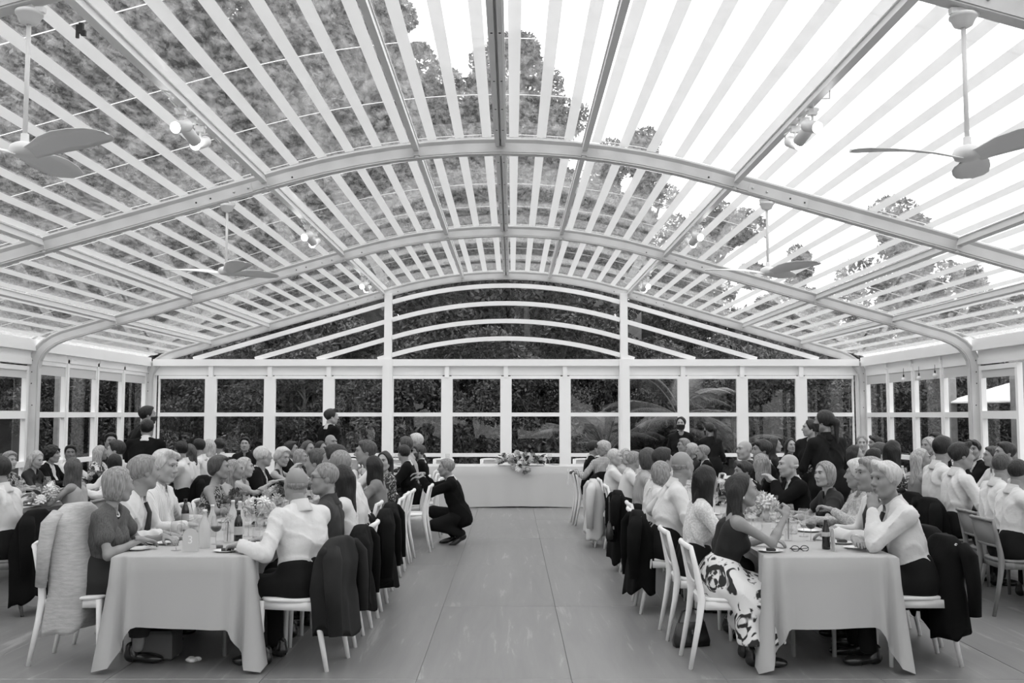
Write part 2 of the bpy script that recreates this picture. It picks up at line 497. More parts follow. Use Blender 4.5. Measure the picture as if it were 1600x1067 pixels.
for j in range(-7, 7):
    for i in range(-8, 9):
        x = x_seam + i * PW; y = Y0 + j * PL
        if x < XC - 8.2 or x > XC + 7.6: continue
        put('floor_panel', FP, floor, loc=(x, y, RNG.uniform(-.0012, .0008)))
# ---------------------------------------------------------------- outdoors: ground, hill, trees, palms, shrubs
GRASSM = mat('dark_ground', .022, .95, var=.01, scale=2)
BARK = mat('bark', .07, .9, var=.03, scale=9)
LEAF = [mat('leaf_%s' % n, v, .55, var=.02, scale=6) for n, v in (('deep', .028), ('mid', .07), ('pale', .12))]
PALML = mat('palm_leaf', .17, .5)
def hill_z(x, y):
    """steep wooded slope behind and to the left, low to the right"""
    d = max(0.0, y - 26.0)
    left = 1 / (1 + math.exp((x - 2.0) / 6.0))
    z = d * (.10 + .46 * left)
    e = max(0.0, -x - 15.0)
    z += e * .5
    return min(z, 34.0) - .25
hv = []; hx = np.concatenate([np.linspace(-60, 60, 49)]); hy = np.linspace(-40, 90, 53)
for y in hy:
    for x in hx: hv.append((x, y, hill_z(x, y)))
n_ = len(hx)
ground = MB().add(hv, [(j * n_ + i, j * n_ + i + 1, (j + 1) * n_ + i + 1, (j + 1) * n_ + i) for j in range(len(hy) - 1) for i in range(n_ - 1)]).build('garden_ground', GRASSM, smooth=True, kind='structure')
ground['label'] = 'dark garden ground rising into a wooded slope behind the marquee'

def leaf_cards(mb, centre, rad, n, size, rng, m=0, flat=1.0):
    c = np.array(centre); 
    d = rng.normal(size=(n, 3)); d /= np.linalg.norm(d, axis=1)[:, None]
    r = rng.uniform(.55, 1.0, (n, 1)) ** .6
    p = c + d * r * np.array(rad)
    a = rng.normal(size=(n, 3)); a /= np.linalg.norm(a, axis=1)[:, None]
    b = np.cross(a, rng.normal(size=(n, 3))); b /= np.linalg.norm(b, axis=1)[:, None]
    s = size * rng.uniform(.6, 1.3, (n, 1))
    q = np.stack([p - a * s, p + b * s * .42, p + a * s, p - b * s * .42], 1).reshape(-1, 3)
    mb.add(q, [(4 * i, 4 * i + 1, 4 * i + 2, 4 * i + 3) for i in range(n)], m)

def tree_meshes(seed, h, spread, n_clumps, leaves, size, tall=1.0):
    rng = np.random.default_rng(seed)
    t = MB(); c = MB()
    t.tube([(0, 0, 0), (.1, 0, h * .3), (.05, .1, h * .62), (0, 0, h * .9)], [h * .028, h * .022, h * .014, h * .004], 7)
    for k in range(n_clumps):
        u = (k + .5) / n_clumps
        z = h * (.28 + .66 * u)
        w = spread * math.sin(math.pi * min(1, .22 + .78 * u * tall)) * .75 + .15 * spread
        a = rng.uniform(0, 6.28); q = rng.uniform(.25, 1) * w
        cc = (q * math.cos(a), q * math.sin(a), z)
        r = rng.uniform(.75, 1.25) * spread * .34
        leaf_cards(c, cc, (r, r, r * .75), leaves, size, rng)
        t.tube([(0, 0, z * .8), (cc[0] * .5, cc[1] * .5, z * .88), cc], [h * .008, h * .006, h * .002], 5)
    return t.mesh('trunk', BARK), c
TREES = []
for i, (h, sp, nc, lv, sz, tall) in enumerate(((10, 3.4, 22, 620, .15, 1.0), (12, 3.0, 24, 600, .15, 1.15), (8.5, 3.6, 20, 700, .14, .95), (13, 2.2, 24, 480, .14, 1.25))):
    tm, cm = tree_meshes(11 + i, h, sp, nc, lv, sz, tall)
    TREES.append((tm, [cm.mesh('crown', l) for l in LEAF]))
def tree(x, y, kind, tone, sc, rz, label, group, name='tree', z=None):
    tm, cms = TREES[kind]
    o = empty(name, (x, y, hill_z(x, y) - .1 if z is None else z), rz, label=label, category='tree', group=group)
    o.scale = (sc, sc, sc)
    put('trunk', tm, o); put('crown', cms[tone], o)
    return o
rt = random.Random(5)
TL = ['dark leafy tree on the wooded slope behind the marquee', 'mid grey leafy tree on the wooded slope behind the marquee', 'pale leafy tree on the wooded slope behind the marquee']
# slope behind the end wall, rising to the left
for row, (y, step, sc) in enumerate(((28, 4.2, .62), (33, 4.6, .8), (39, 5.0, .95), (46, 5.6, 1.05), (54, 6.4, 1.2), (63, 7.5, 1.3))):
    lim = y * .56 + 6
    x = -lim + (row % 2) * step / 2
    while x < lim:
        xx = x + rt.uniform(-1, 1); yy = y + rt.uniform(-1.8, 1.8)
        right = max(0.0, min(1.0, (xx / yy - .02) / .16))
        s = sc * rt.uniform(.85, 1.15) * (1 - .45 * right)
        if row >= 3 and right > .6: x += step; continue
        t = rt.choice((0, 0, 1, 1, 2))
        tree(xx, yy, rt.randrange(4), t, s, rt.uniform(0, 6.28), TL[t], 'trees on the wooded slope, %s leaves' % ('dark', 'mid grey', 'pale')[t])
        x += step
# wood along the left side
for k in range(17):
    y = 3 + k * 1.7 + rt.uniform(-.5, .5); x = -12.5 - rt.uniform(0, 3) - (k % 3) * 2.0
    t = rt.choice((0, 0, 0, 1))
    tree(x, y, rt.randrange(4), t, rt.uniform(.42, .62), rt.uniform(0, 6.28), 'low %s tree beside the left glazed wall' % ('dark', 'mid grey')[t], 'trees beside the left wall, %s leaves' % ('dark', 'mid grey')[t])
# unseen trees added behind the camera, blocking bright sky from the pane reflections
for k in range(11):
    tree(-13 + k * 2.6 + rt.uniform(-.5, .5), -14 + rt.uniform(-1.5, 1.5), rt.randrange(3), 0, rt.uniform(.7, .9), rt.uniform(0, 6.28), 'unseen dark tree added behind the viewer to block sky reflections', 'unseen trees added to block sky reflections')
# bushes at the foot of the slope
for k in range(26):
    x = -11 + k * .95 + rt.uniform(-.3, .3); y = 24.2 + (k % 3) * .9
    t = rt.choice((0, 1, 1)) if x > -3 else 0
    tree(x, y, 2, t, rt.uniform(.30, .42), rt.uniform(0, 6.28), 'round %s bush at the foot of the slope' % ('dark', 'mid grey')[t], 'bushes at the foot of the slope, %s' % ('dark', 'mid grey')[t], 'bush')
for k in range(17):
    x = -11.5 + k * 1.4 + rt.uniform(-.4, .4)
    t = rt.choice((0, 1, 2))
    tree(x, 26.3 + rt.uniform(-.3, .5), 0, t, rt.uniform(.38, .50), rt.uniform(0, 6.28), 'young %s tree just behind the bushes' % ('dark', 'mid grey', 'pale')[t], 'young trees behind the bushes, %s' % ('dark', 'mid grey', 'pale')[t], 'young_tree')
# single trees and bushes to the right
for (px, dist, top, kind, tone, lab) in ((430, 44, -60, 1, 1, 'very tall tree left of the roof ridge, highest on the slope'), (535, 47, -30, 0, 0, 'tall dark tree above the second roof rail'), (625, 50, 60, 3, 1, 'tall slim tree just left of the roof ridge'), (330, 42, -90, 0, 1, 'tall spreading tree above the left spotlights'), (1405, 30, 318, 1, 1, 'tall narrow tree showing through the right half of the roof'), (1120, 36, 318, 0, 1, 'rounded tree top above the rear right spotlights'), (1010, 40, 195, 3, 2, 'tall slim tree just right of the roof ridge'), (1560, 27, 470, 2, 1, 'low spreading tree beyond the right doors'), (1300, 33, 455, 2, 0, 'low dark tree behind the right end of the gable')):
    p = at_y(px, top, dist); h = (10, 12, 8.5, 13)[kind]
    zb = hill_z(p.x, dist) - .1
    tree(p.x, dist, kind, tone, (p.z - zb) / (h * .98), 1.3 * kind, lab, None)
for k in range(13):
    x = 14 + (k % 3) * 2.2 + rt.uniform(-.5, .5); y = 8 + k * 1.6
    tree(x, y, 2, rt.choice((0, 1)), rt.uniform(.32, .46), rt.uniform(0, 6), 'low dark hedge tree beyond the right glazed wall', 'low trees beyond the right wall')

# broad-leaf shrubs right behind the end wall
def shrub_mesh(seed, r, h, n, size, tone):
    rng = np.random.default_rng(seed); c = MB()
    for k in range(7):
        a = rng.uniform(0, 6.28); q = rng.uniform(0, .6) * r
        leaf_cards(c, (q * math.cos(a), q * math.sin(a) * .6, h * rng.uniform(.25, .8)), (r * .5, r * .4, h * .3), n // 7, size, rng)
    s = MB()
    for k in range(6):
        a = rng.uniform(0, 6.28)
        s.tube([(0, 0, 0), (.2 * r * math.cos(a), .2 * r * math.sin(a), h * .4), (.55 * r * math.cos(a), .5 * r * math.sin(a), h * .85)], [.03, .02, .006], 5)
    return c.mesh('foliage', LEAF[tone]), s.mesh('stem', BARK)
SHR = [shrub_mesh(31, .95, 2.2, 1300, .062, 1), shrub_mesh(32, .9, 2.6, 1500, .052, 1), shrub_mesh(33, 1.0, 1.7, 1000, .085, 0), shrub_mesh(34, .8, 2.9, 1200, .072, 0)]
sh_lab = 'leafy shrub close behind the glazed end wall'
for k in range(22):
    x = -7.6 + k * .72 + rt.uniform(-.25, .25)
    if x > 1.5: continue
    f, s = SHR[rt.randrange(4)] if x > -3 else SHR[(0, 2)[k % 2]]
    o = empty('shrub', (x, 21.9 + rt.uniform(0, .9), -.25), rt.uniform(0, 6), label=sh_lab, category='shrub', group='shrubs behind the end wall')
    sc = rt.uniform(.75, 1.1) * (1 if x > -4 else .8); o.scale = (sc,) * 3
    put('foliage', f, o); put('stem', s, o)

# palms
def frond_mesh():
    mb = MB(); L_ = 2.3; pts = []
    for i in range(9):
        t = i / 8
        pts.append((0, L_ * t * (1 - .12 * t), .55 * L_ * (t - 1.05 * t * t)))
    mb.tube(pts, [.022 * (1 - .85 * i / 8) for i in range(9)], 5)
    for i in range(60):
        t = .12 + .88 * i / 60
        y = L_ * t * (1 - .12 * t); z = .55 * L_ * (t - 1.05 * t * t)
        ln = .62 * math.sin(math.pi * min(1, .15 + .85 * t)) ** .6 + .06
        for s in (-1, 1):
            tip = (s * ln * .85, y + ln * .45, z - ln * .28)
            mid = (s * ln * .45, y + ln * .22, z + .02)
            w = .0065
            mb.add([(0, y - w, z), (0, y + w, z), (mid[0], mid[1] + w, mid[2]), (mid[0], mid[1] - w, mid[2]), tip], [(0, 1, 2, 3), (3, 2, 4)])
    return mb.mesh('frond', PALML)
FROND = frond_mesh()
def palm(x, y, h, n, sc, rz, label):
    o = empty('palm', (x, y, -.25), rz, label=label, category='palm')
    MB().tube([(0, 0, 0), (0, 0, h * .5), (.03, 0, h)], [.17, .14, .12], 9).build('trunk', BARK, o)
    rr = random.Random(int(x * 10))
    for k in range(n):
        put('frond', FROND, o, loc=(0, 0, h), rot=(rr.uniform(-.35, .75), 0, k * 6.283 / n + rr.uniform(-.2, .2)), scale=sc * rr.uniform(.85, 1.1))
palm(2.2, 23.5, .9, 17, .95, .3, 'large feathery palm behind the glazed wall, left of the masked waitress')
palm(3.9, 23.6, 1.9, 15, .85, 1.0, 'feathery palm behind the glazed wall, above the masked waitress')
palm(5.2, 23.4, .9, 13, .8, 2.0, 'smaller feathery palm behind the glazed wall, right of the waitresses')
# outdoor parasol by the open right door
par = empty('parasol', (10.35, 18.0, -.28), .15, label='white square parasol outside the open right door', category='parasol')
MB().tube([(0, 0, 0), (0, 0, 2.9)], .03, 8).build('pole', mat('parasol_pole', .3, .5), par)
cv = [(0, 0, 2.92)] + [(1.7 * sx, 1.7 * sy, 2.2) for sx, sy in ((-1, -1), (1, -1), (1, 1), (-1, 1))]
MB().add(cv + [(x, y, z - .03) for x, y, z in cv], [(0, 1, 2), (0, 2, 3), (0, 3, 4), (0, 4, 1), (5, 7, 6), (5, 8, 7), (5, 9, 8), (5, 6, 9), (1, 6, 7, 2), (2, 7, 8, 3), (3, 8, 9, 4), (4, 9, 6, 1)]).build('canopy', mat('parasol_canvas', .85, .8), par)
for sx, sy in ((-1, -1), (1, -1), (1, 1), (-1, 1)):
    MB().tube([(0, 0, 2.35), (1.65 * sx, 1.65 * sy, 2.17)], .012, 5).build('rib', mat('parasol_pole', .3, .5), par)
# verandah posts outside both side walls
for side in (-1, 1):
    for k, y in enumerate((16.7, 19.3, 14.0)):
        MB().box(-.09, .09, -.09, .09, 0, 3.0).box(-.12, .12, -.12, .12, 0, .12).build('garden_post', mat('post_grey', .22, .7, var=.04, scale=8), loc=(XC + side * 8.6, y, -.25), label='grey square timber post outside the %s glazed wall' % ('left' if side < 0 else 'right'), category='post', group='posts outside the %s wall' % ('left' if side < 0 else 'right'))
# ---------------------------------------------------------------- chairs
CHW = mat('white_chair_paint', .80, .38)
CANEW = pattern_mat('cane_white', 'weave', .62, .38, 60)
WOODG = mat('weathered_wood', .20, .5, var=.04, scale=5, stretch=(8, 8, 1))
CANEG = pattern_mat('cane_grey', 'weave', .30, .17, 60)
def chair_parts(square):
    P = []
    s = MB()
    ring = []
    for i in range(28):
        a = 2 * math.pi * i / 28
        c, d = math.cos(a), math.sin(a)
        r = (abs(c) ** 4 + abs(d) ** 4) ** -.25
        ring.append((.218 * c * r * (1 + .06 * d), .21 * d * r))
    v = [(x, y, z) for z, k in ((.438, .97), (.446, 1), (.456, 1), (.462, .97)) for x, y in ((x * k, y * k) for x, y in ring)]
    f = [(q * 28 + i, q * 28 + (i + 1) % 28, q * 28 + 28 + (i + 1) % 28, q * 28 + 28 + i) for q in range(3) for i in range(28)]
    f += [tuple(range(28))[::-1], tuple(range(84, 112))]
    s.add(v, f); P.append(('seat', s, 0))
    a = MB()
    for x0, y0, x1, y1 in ((-.19, .17, .19, .17), (-.19, -.18, .19, -.18), (-.19, .17, -.19, -.18), (.19, .17, .19, -.18)):
        a.bar((x0, y0, .412), (x1, y1, .412), .02, .055)
    P.append(('seat_frame', a, 0))
    for sx in (-1, 1):
        P.append(('leg', MB().tube([(sx * .192, .178, .44), (sx * .196, .185, 0)], [.021, .014], 10), 0))
        P.append(('leg', MB().tube([(sx * .19, -.285, 0), (sx * .19, -.225, .30), (sx * .188, -.205, .44), (sx * .186, -.212, .52), (sx * .19, -.245, .68), (sx * .192, -.272, .80)], [.0145, .021, .026, .024, .018, .014], 10), 0))
    if not square:
        P.append(('crest_rail', MB().tube([(-.195, -.272, .79), (-.1, -.292, .797), (0, -.298, .80), (.1, -.292, .797), (.195, -.272, .79)], .015, 8, flat=1.4), 0))
        pts = [(-.158, -.268, .785), (-.162, -.255, .72), (-.150, -.236, .64), (-.115, -.222, .575), (-.06, -.216, .545), (0, -.215, .54), (.06, -.216, .545), (.115, -.222, .575), (.150, -.236, .64), (.162, -.255, .72), (.158, -.268, .785)]
        P.append(('back_frame', MB().tube(pts, .0135, 8, flat=1.25), 0))
        top = [(.08, -.285, .79), (0, -.29, .79), (-.08, -.285, .79)]
        vv = pts + top
        P.append(('cane_panel', MB().add(vv + [(x, y - .006, z) for x, y, z in vv], [tuple(range(14)), tuple(range(14, 28))[::-1]] + [(i, i + 14, (i + 1) % 14 + 14, (i + 1) % 14) for i in range(14)]), 1))
    else:
        P.append(('crest_rail', MB().tube([(-.2, -.272, .785), (-.1, -.29, .79), (0, -.295, .792), (.1, -.29, .79), (.2, -.272, .785)], .02, 8, flat=.7), 0))
        P.append(('back_frame', MB().tube([(-.19, -.222, .575), (0, -.238, .575), (.19, -.222, .575)], .014, 8), 0))
        vv = [(-.18, -.225, .575), (0, -.24, .575), (.18, -.225, .575), (.18, -.27, .785), (0, -.29, .785), (-.18, -.27, .785)]
        P.append(('cane_panel', MB().add(vv + [(x, y - .006, z) for x, y, z in vv], [(0, 1, 4, 5), (1, 2, 3, 4), (11, 10, 7, 6), (10, 9, 8, 7)] + [(i, i + 6, (i + 1) % 6 + 6, (i + 1) % 6) for i in range(6)]), 1))
    return P
CH = {}
for sq, ms in ((False, (CHW, CANEW)), (True, (WOODG, CANEG))):
    CH[sq] = [(n, mb.mesh(n, ms[k], True)) for n, mb, k in chair_parts(sq)]
def chair(x, y, rz, label, group, square=False):
    o = empty('dining_chair', (x, y, 0), rz, label=label, category='chair', group=group)
    for n, me in CH[square]: put(n, me, o)
    return o

# ---------------------------------------------------------------- jackets and coats over chair backs
SUITB = mat('black_suit_cloth', .0065, .9, spec=.1, var=.002, scale=3, bump=.25, bscale=9)
SUITC = mat('charcoal_suit_cloth', .018, .85, spec=.2, var=.006, scale=3, bump=.25, bscale=9)
CREAMC = mat('cream_coat_cloth', .55, .85, spec=.2, bump=.25, bscale=9)
KNIT = mat('heather_knit', .44, .95, spec=.1, var=.06, scale=26, stretch=(.6, .6, 3), bump=.3, bscale=90)
def drape_mesh(seed, top=.845, bottom=.2, w=.262, th=.095, sleeves=True, skew=0.0, m=None):
    rg = random.Random(seed); mb = MB()
    ph = [rg.uniform(0, 6.28) for _ in range(4)]
    NA, NR = 48, 26; V = []
    for j in range(NR):
        t = j / (NR - 1); z = top + (bottom - top) * t
        cy = float(np.interp(z, (.2, .44, .52, .68, .80, .9), (-.275, -.255, -.240, -.262, -.280, -.285)))
        sh = min(1, (t * 8 + .10)) ** .32
        hw = w * sh * (1 + .06 * math.sin(ph[0] + 3 * t)) * (1 - .10 * t); hy = th * (.45 + .55 * min(1, t * 4)) * (1 + .25 * t)
        for i in range(NA):
            a = 2 * math.pi * i / NA; c, d = math.cos(a), math.sin(a)
            r = (abs(c) ** 3 + abs(d) ** 3) ** (-1 / 3)
            fold = 1 + (.03 + .17 * t) * (.6 * math.sin(5 * a + ph[1] + 1.5 * t) + .4 * math.sin(9 * a + ph[2]))
            zz = z + (.035 * math.sin(2 * a + ph[3]) + .025 * math.sin(5 * a + ph[1]) + skew * c) * t
            V.append((hw * c * r * (.97 + .03 * fold), cy + hy * d * r * fold, zz))
    F = [(j * NA + i, j * NA + (i + 1) % NA, (j + 1) * NA + (i + 1) % NA, (j + 1) * NA + i) for j in range(NR - 1) for i in range(NA)]
    F += [tuple(range(NA))[::-1], tuple((NR - 1) * NA + i for i in range(NA))]
    mb.add(V, F)
    return mb
def sleeve_mesh(seed, sx, top, w):
    rg = random.Random(seed)
    L_ = rg.uniform(.42, .52)
    pts = [(sx * w * .75, -.31, top - .05), (sx * w * .98, -.335, top - .12), (sx * w * 1.06, -.35, top - .3), (sx * w * rg.uniform(.95, 1.1), -.36 + rg.uniform(-.02, .02), top - .08 - L_)]
    return MB().tube(pts, [.05, .065, .055, .045], 12, flat=.7)
def drape(name, x, y, rz, m, label, cat='jacket', seed=1, group=None, **kw):
    sl = kw.pop('sleeves', True)
    o = empty(name, (x, y, 0), rz, label=label, category=cat, group=group)
    drape_mesh(seed, **kw).build('cloth_body', m, o, smooth=True)
    if sl:
        for sx in (-1, 1): sleeve_mesh(seed * 3 + sx, sx, kw.get('top', .845), kw.get('w', .262)).build('sleeve', m, o, smooth=True)
    return o

# ---------------------------------------------------------------- tables and cloths
LINEN = pattern_mat('linen_cloth', 'weave', .42, .33, 220, rough=.85, bump=.06)
TOPW = mat('trestle_top', .30, .6)
TLEG = mat('trestle_leg_metal', .25, .4, .5)
def table(x0, x1, y0, y1, h, label, group):
    o = empty('trestle_table', ((x0 + x1) / 2, (y0 + y1) / 2, 0), 0, label=label, category='table', group=group)
    hx, hy = (x1 - x0) / 2 - .01, (y1 - y0) / 2 - .01
    long_y = hy > hx
    n = max(1, round(2 * max(hx, hy) / 2.3))
    for k in range(n):
        if long_y: MB().box(-hx, hx, -hy + 2 * hy * k / n + .003, -hy + 2 * hy * (k + 1) / n - .003, h - .045, h - .006).build('tabletop', TOPW, o)
        else: MB().box(-hx + 2 * hx * k / n + .003, -hx + 2 * hx * (k + 1) / n - .003, -hy, hy, h - .045, h - .006).build('tabletop', TOPW, o)
        for e in (.18, .82):
            for sx in (-1, 1):
                if long_y: p = (sx * (hx - .27), -hy + 2 * hy * (k + e) / n)
                else: p = (-hx + 2 * hx * (k + e) / n, sx * (hy - .12))
                MB().tube([(p[0], p[1], 0), (p[0], p[1], h - .045)], .016, 8).build('leg', TLEG, o)
    return o
LINENH = pattern_mat('pale_linen_cloth', 'weave', .56, .47, 220, rough=.85, bump=.06)
def cloth(x0, x1, y0, y1, h, drop, label, group=None, corner=.27, seed=3, m=LINEN):
    rg = random.Random(seed)
    P = []; r = .02
    segs = [((x0, y0), (x1, y0), (0, -1)), ((x1, y0), (x1, y1), (1, 0)), ((x1, y1), (x0, y1), (0, 1)), ((x0, y1), (x0, y0), (-1, 0))]
    for (ax, ay), (bx, by), n in segs:
        L_ = math.hypot(bx - ax, by - ay); k = max(6, int((L_ - .36) / .05))
        near = [0, .012, .024, .037, .05, .065, .082, .10, .125, .15]
        for i, s in enumerate(near + [.18 + (L_ - .36) * q / k for q in range(k + 1)] + [L_ - q for q in near[:0:-1]]):
            t = s / L_; d = min(s, L_ - s)
            nn = n
            if i == 0:
                prev = {(0, -1): (-1, 0), (1, 0): (0, -1), (0, 1): (1, 0), (-1, 0): (0, 1)}[n]
                nn = ((n[0] + prev[0]) * .72, (n[1] + prev[1]) * .72)
            P.append((ax + (bx - ax) * t, ay + (by - ay) * t, nn, d, s))
    R = 9; V = []; n = len(P)
    ph = [rg.uniform(0, 6.28) for _ in range(3)]
    for j in range(R):
        t = j / (R - 1)
        for x, y, nn, d, s in P:
            g_ = math.exp(-(d / .068) ** 2)
            dr = drop + corner * max(0.0, 1 - d / .13) ** 1.15 + .012 * math.sin(s * 2.1 + ph[0])
            fl = .015 + .03 * t + .075 * max(0.0, 1 - d / .05) * t - .050 * t ** .7 * math.exp(-((d - .055) / .022) ** 2) + .03 * t * math.exp(-((d - .10) / .025) ** 2) - .022 * t * math.exp(-((d - .16) / .03) ** 2)
            fl += t * .013 * math.sin(s * 9 + ph[1]) + t * .008 * math.sin(s * 17 + ph[2])
            if abs(nn[0]) > .9 and y1 - y0 > 3: fl -= .21 * min(1, max(0, (d - .16) / .25)) * min(1, t * 4)
            if j == 0: fl = .006
            z = h - t * dr if j else h
            if j == 1: z = h - .012
            V.append((x + nn[0] * fl, y + nn[1] * fl, max(z, .006)))
    F = [(j * n + i, (j + 1) * n + i, (j + 1) * n + (i + 1) % n, j * n + (i + 1) % n) for j in range(R - 1) for i in range(n)]
    F.append(tuple(range(n)))
    o = MB().add(V, F).build('tablecloth', m, label=label, category='tablecloth', group=group)
    o.data.polygons.foreach_set('use_smooth', [True] * (len(o.data.polygons) - 1) + [False])
    return o
TH = .745
yf = at_z(300, 868, TH).y
TAB = {'L': (-2.61, -1.72, yf, 15.7), 'R': (1.67, 2.515, yf - .02, 15.7), 'FL': (-5.75, -4.85, 7.3, 15.6), 'FR': (4.75, 5.65, 7.9, 15.6)}
TN = {'L': 'left of the aisle', 'R': 'right of the aisle', 'FL': 'by the left glazed wall', 'FR': 'by the right glazed wall'}
for k, (a, b, c, d) in TAB.items():
    table(a, b, c, d, TH, 'long trestle table %s under its cloth' % TN[k], 'long guest tables')
    cloth(a, b, c, d, TH, .47, 'pale linen cloth on the long table %s' % TN[k], 'linen cloths of the guest tables', seed=len(k) + ord(k[0]))
yh = at_z(780, 793, 0).y
table(-3.7, 3.5, yh + .02, yh + .8, TH, 'head table under a pale cloth in front of the end wall', None)
cloth(-3.7, 3.5, yh + .02, yh + .8, TH, TH - .012, 'pale floor-length cloth on the head table', corner=0.0, seed=9, m=LINENH)
for k in range(8):
    chair(-3.2 + k * .92, yh + 1.22, math.pi + RNG.uniform(-.08, .08), 'empty white cane chair behind the head table', 'chairs behind the head table')
# ---------------------------------------------------------------- smooth figures: distance fields meshed with surface nets
class Field:
    """union of tapered capsules and ellipsoids on a grid, blended by k"""
    def __init__(s, lo, hi, h):
        s.h = h; s.lo = np.array(lo, float) - 2 * h
        s.n = np.ceil((np.array(hi) - s.lo) / h).astype(int) + 3
        s.F = np.full(s.n, .5, np.float32)
        s.ax = [(s.lo[i] + h * np.arange(s.n[i])).astype(np.float32) for i in range(3)]
    def _sl(s, lo, hi, pad):
        a = np.clip(np.floor((np.array(lo) - pad - s.lo) / s.h).astype(int), 0, s.n - 1)
        b = np.clip(np.ceil((np.array(hi) + pad - s.lo) / s.h).astype(int) + 1, 1, s.n)
        if np.any(b <= a): return None, None
        sl = tuple(slice(i, j) for i, j in zip(a, b))
        return sl, [s.ax[0][sl[0]][:, None, None], s.ax[1][sl[1]][None, :, None], s.ax[2][sl[2]][None, None, :]]
    def _in(s, sl, d, k):
        f = s.F[sl]
        h = np.maximum(k - np.abs(f - d), 0) / k
        s.F[sl] = np.minimum(f, d) - h * h * k * .25
    def cap(s, a, b, ra, rb=None, k=.03):
        rb = ra if rb is None else rb
        a = np.array(a, float); b = np.array(b, float)
        sl, X = s._sl(np.minimum(a, b), np.maximum(a, b), max(ra, rb) + k + s.h * 2)
        if sl is None: return s
        d = b - a; L2 = max(float(d @ d), 1e-9)
        t = np.clip(((X[0] - a[0]) * d[0] + (X[1] - a[1]) * d[1] + (X[2] - a[2]) * d[2]) / L2, 0, 1)
        dist = np.sqrt((X[0] - a[0] - t * d[0]) ** 2 + (X[1] - a[1] - t * d[1]) ** 2 + (X[2] - a[2] - t * d[2]) ** 2) - (ra + (rb - ra) * t)
        s._in(sl, dist.astype(np.float32), k); return s
    def ell(s, c, r, k=.02, sub=False):
        c = np.array(c, float); r = np.array(r, float)
        sl, X = s._sl(c - r, c + r, k + s.h * 2)
        if sl is None: return s
        q = np.sqrt(((X[0] - c[0]) / r[0]) ** 2 + ((X[1] - c[1]) / r[1]) ** 2 + ((X[2] - c[2]) / r[2]) ** 2)
        d = ((q - 1) * r.min()).astype(np.float32)
        if sub:
            f = s.F[sl]; h = np.maximum(k - np.abs(f + d), 0) / k
            s.F[sl] = np.maximum(f, -d) + h * h * k * .25
        else: s._in(sl, d, k)
        return s
    def grid(s): return s.ax[0][:, None, None], s.ax[1][None, :, None], s.ax[2][None, None, :]
    def clip(s, d): s.F = np.maximum(s.F, d.astype(np.float32)); return s
    def mesh(s):
        F = s.F; ins = F < 0
        n0, n1, n2 = F.shape
        c = np.zeros((n0 - 1, n1 - 1, n2 - 1), np.uint8)
        for i in (0, 1):
            for j in (0, 1):
                for k in (0, 1): c += ins[i:n0 - 1 + i, j:n1 - 1 + j, k:n2 - 1 + k]
        act = (c > 0) & (c < 8)
        I = np.argwhere(act)
        if len(I) == 0: return np.zeros((0, 3)), np.zeros((0, 4), int)
        idx = -np.ones(act.shape, int); idx[act] = np.arange(len(I))
        acc = np.zeros((len(I), 3)); cnt = np.zeros((len(I), 1))
        C = [(i, j, k) for i in (0, 1) for j in (0, 1) for k in (0, 1)]
        val = {q: F[I[:, 0] + q[0], I[:, 1] + q[1], I[:, 2] + q[2]] for q in C}
        for q in C:
            for ax in range(3):
                if q[ax]: continue
                p = list(q); p[ax] = 1; p = tuple(p)
                a, b = val[q], val[p]; m = (a < 0) != (b < 0)
                t = np.where(m, a / np.where(m, a - b, 1), 0)
                pt = np.tile(np.array(q, float), (len(I), 1)); pt[:, ax] = t
                acc += pt * m[:, None]; cnt += m[:, None]
        V = s.lo + s.h * (I + acc / cnt)
        Q = []
        for ax in range(3):
            u, v = (ax + 1) % 3, (ax + 2) % 3
            sa = [slice(None)] * 3; sb = [slice(None)] * 3
            sa[ax] = slice(0, -1); sb[ax] = slice(1, None)
            A, B = ins[tuple(sa)], ins[tuple(sb)]
            E_ = np.argwhere(A != B)
            E_ = E_[(E_[:, u] > 0) & (E_[:, v] > 0) & (E_[:, u] < F.shape[u] - 1) & (E_[:, v] < F.shape[v] - 1)]
            if not len(E_): continue
            fl = A[E_[:, 0], E_[:, 1], E_[:, 2]]
            q = []
            for du, dv in ((-1, -1), (0, -1), (0, 0), (-1, 0)):
                e = E_.copy(); e[:, u] += du; e[:, v] += dv
                q.append(idx[e[:, 0], e[:, 1], e[:, 2]])
            q = np.stack(q, 1); q[~fl] = q[~fl][:, ::-1]
            Q.append(q)
        Q = np.concatenate(Q)
        return V, Q[(Q >= 0).all(1)]

def keep(V, Q, mask):
    """drop vertices outside mask and the faces that use them"""
    Q = Q[mask[Q].all(1)]
    use = np.zeros(len(V), bool); use[Q.ravel()] = True
    m = np.cumsum(use) - 1
    return V[use], m[Q]
def np_mesh(name, parts, mats):
    """parts [(V, Q, mat)] -> mesh; quads only, fast"""
    V = np.concatenate([p[0] for p in parts]); off = 0; Qs = []; M = []
    for v, q, m in parts:
        Qs.append(np.asarray(q) + off); M.append(np.full(len(q), m)); off += len(v)
    Q = np.concatenate(Qs); M = np.concatenate(M)
    me = bpy.data.meshes.new(name)
    me.vertices.add(len(V)); me.vertices.foreach_set('co', V.astype(np.float32).ravel())
    me.loops.add(Q.size); me.loops.foreach_set('vertex_index', Q.astype(np.int32).ravel())
    me.polygons.add(len(Q)); me.polygons.foreach_set('loop_start', np.arange(0, Q.size, 4, dtype=np.int32))
    for m in mats: me.materials.append(m)
    me.polygons.foreach_set('material_index', M.astype(np.int32)); me.polygons.foreach_set('use_smooth', np.ones(len(Q), bool))
    me.update(calc_edges=True)
    return me
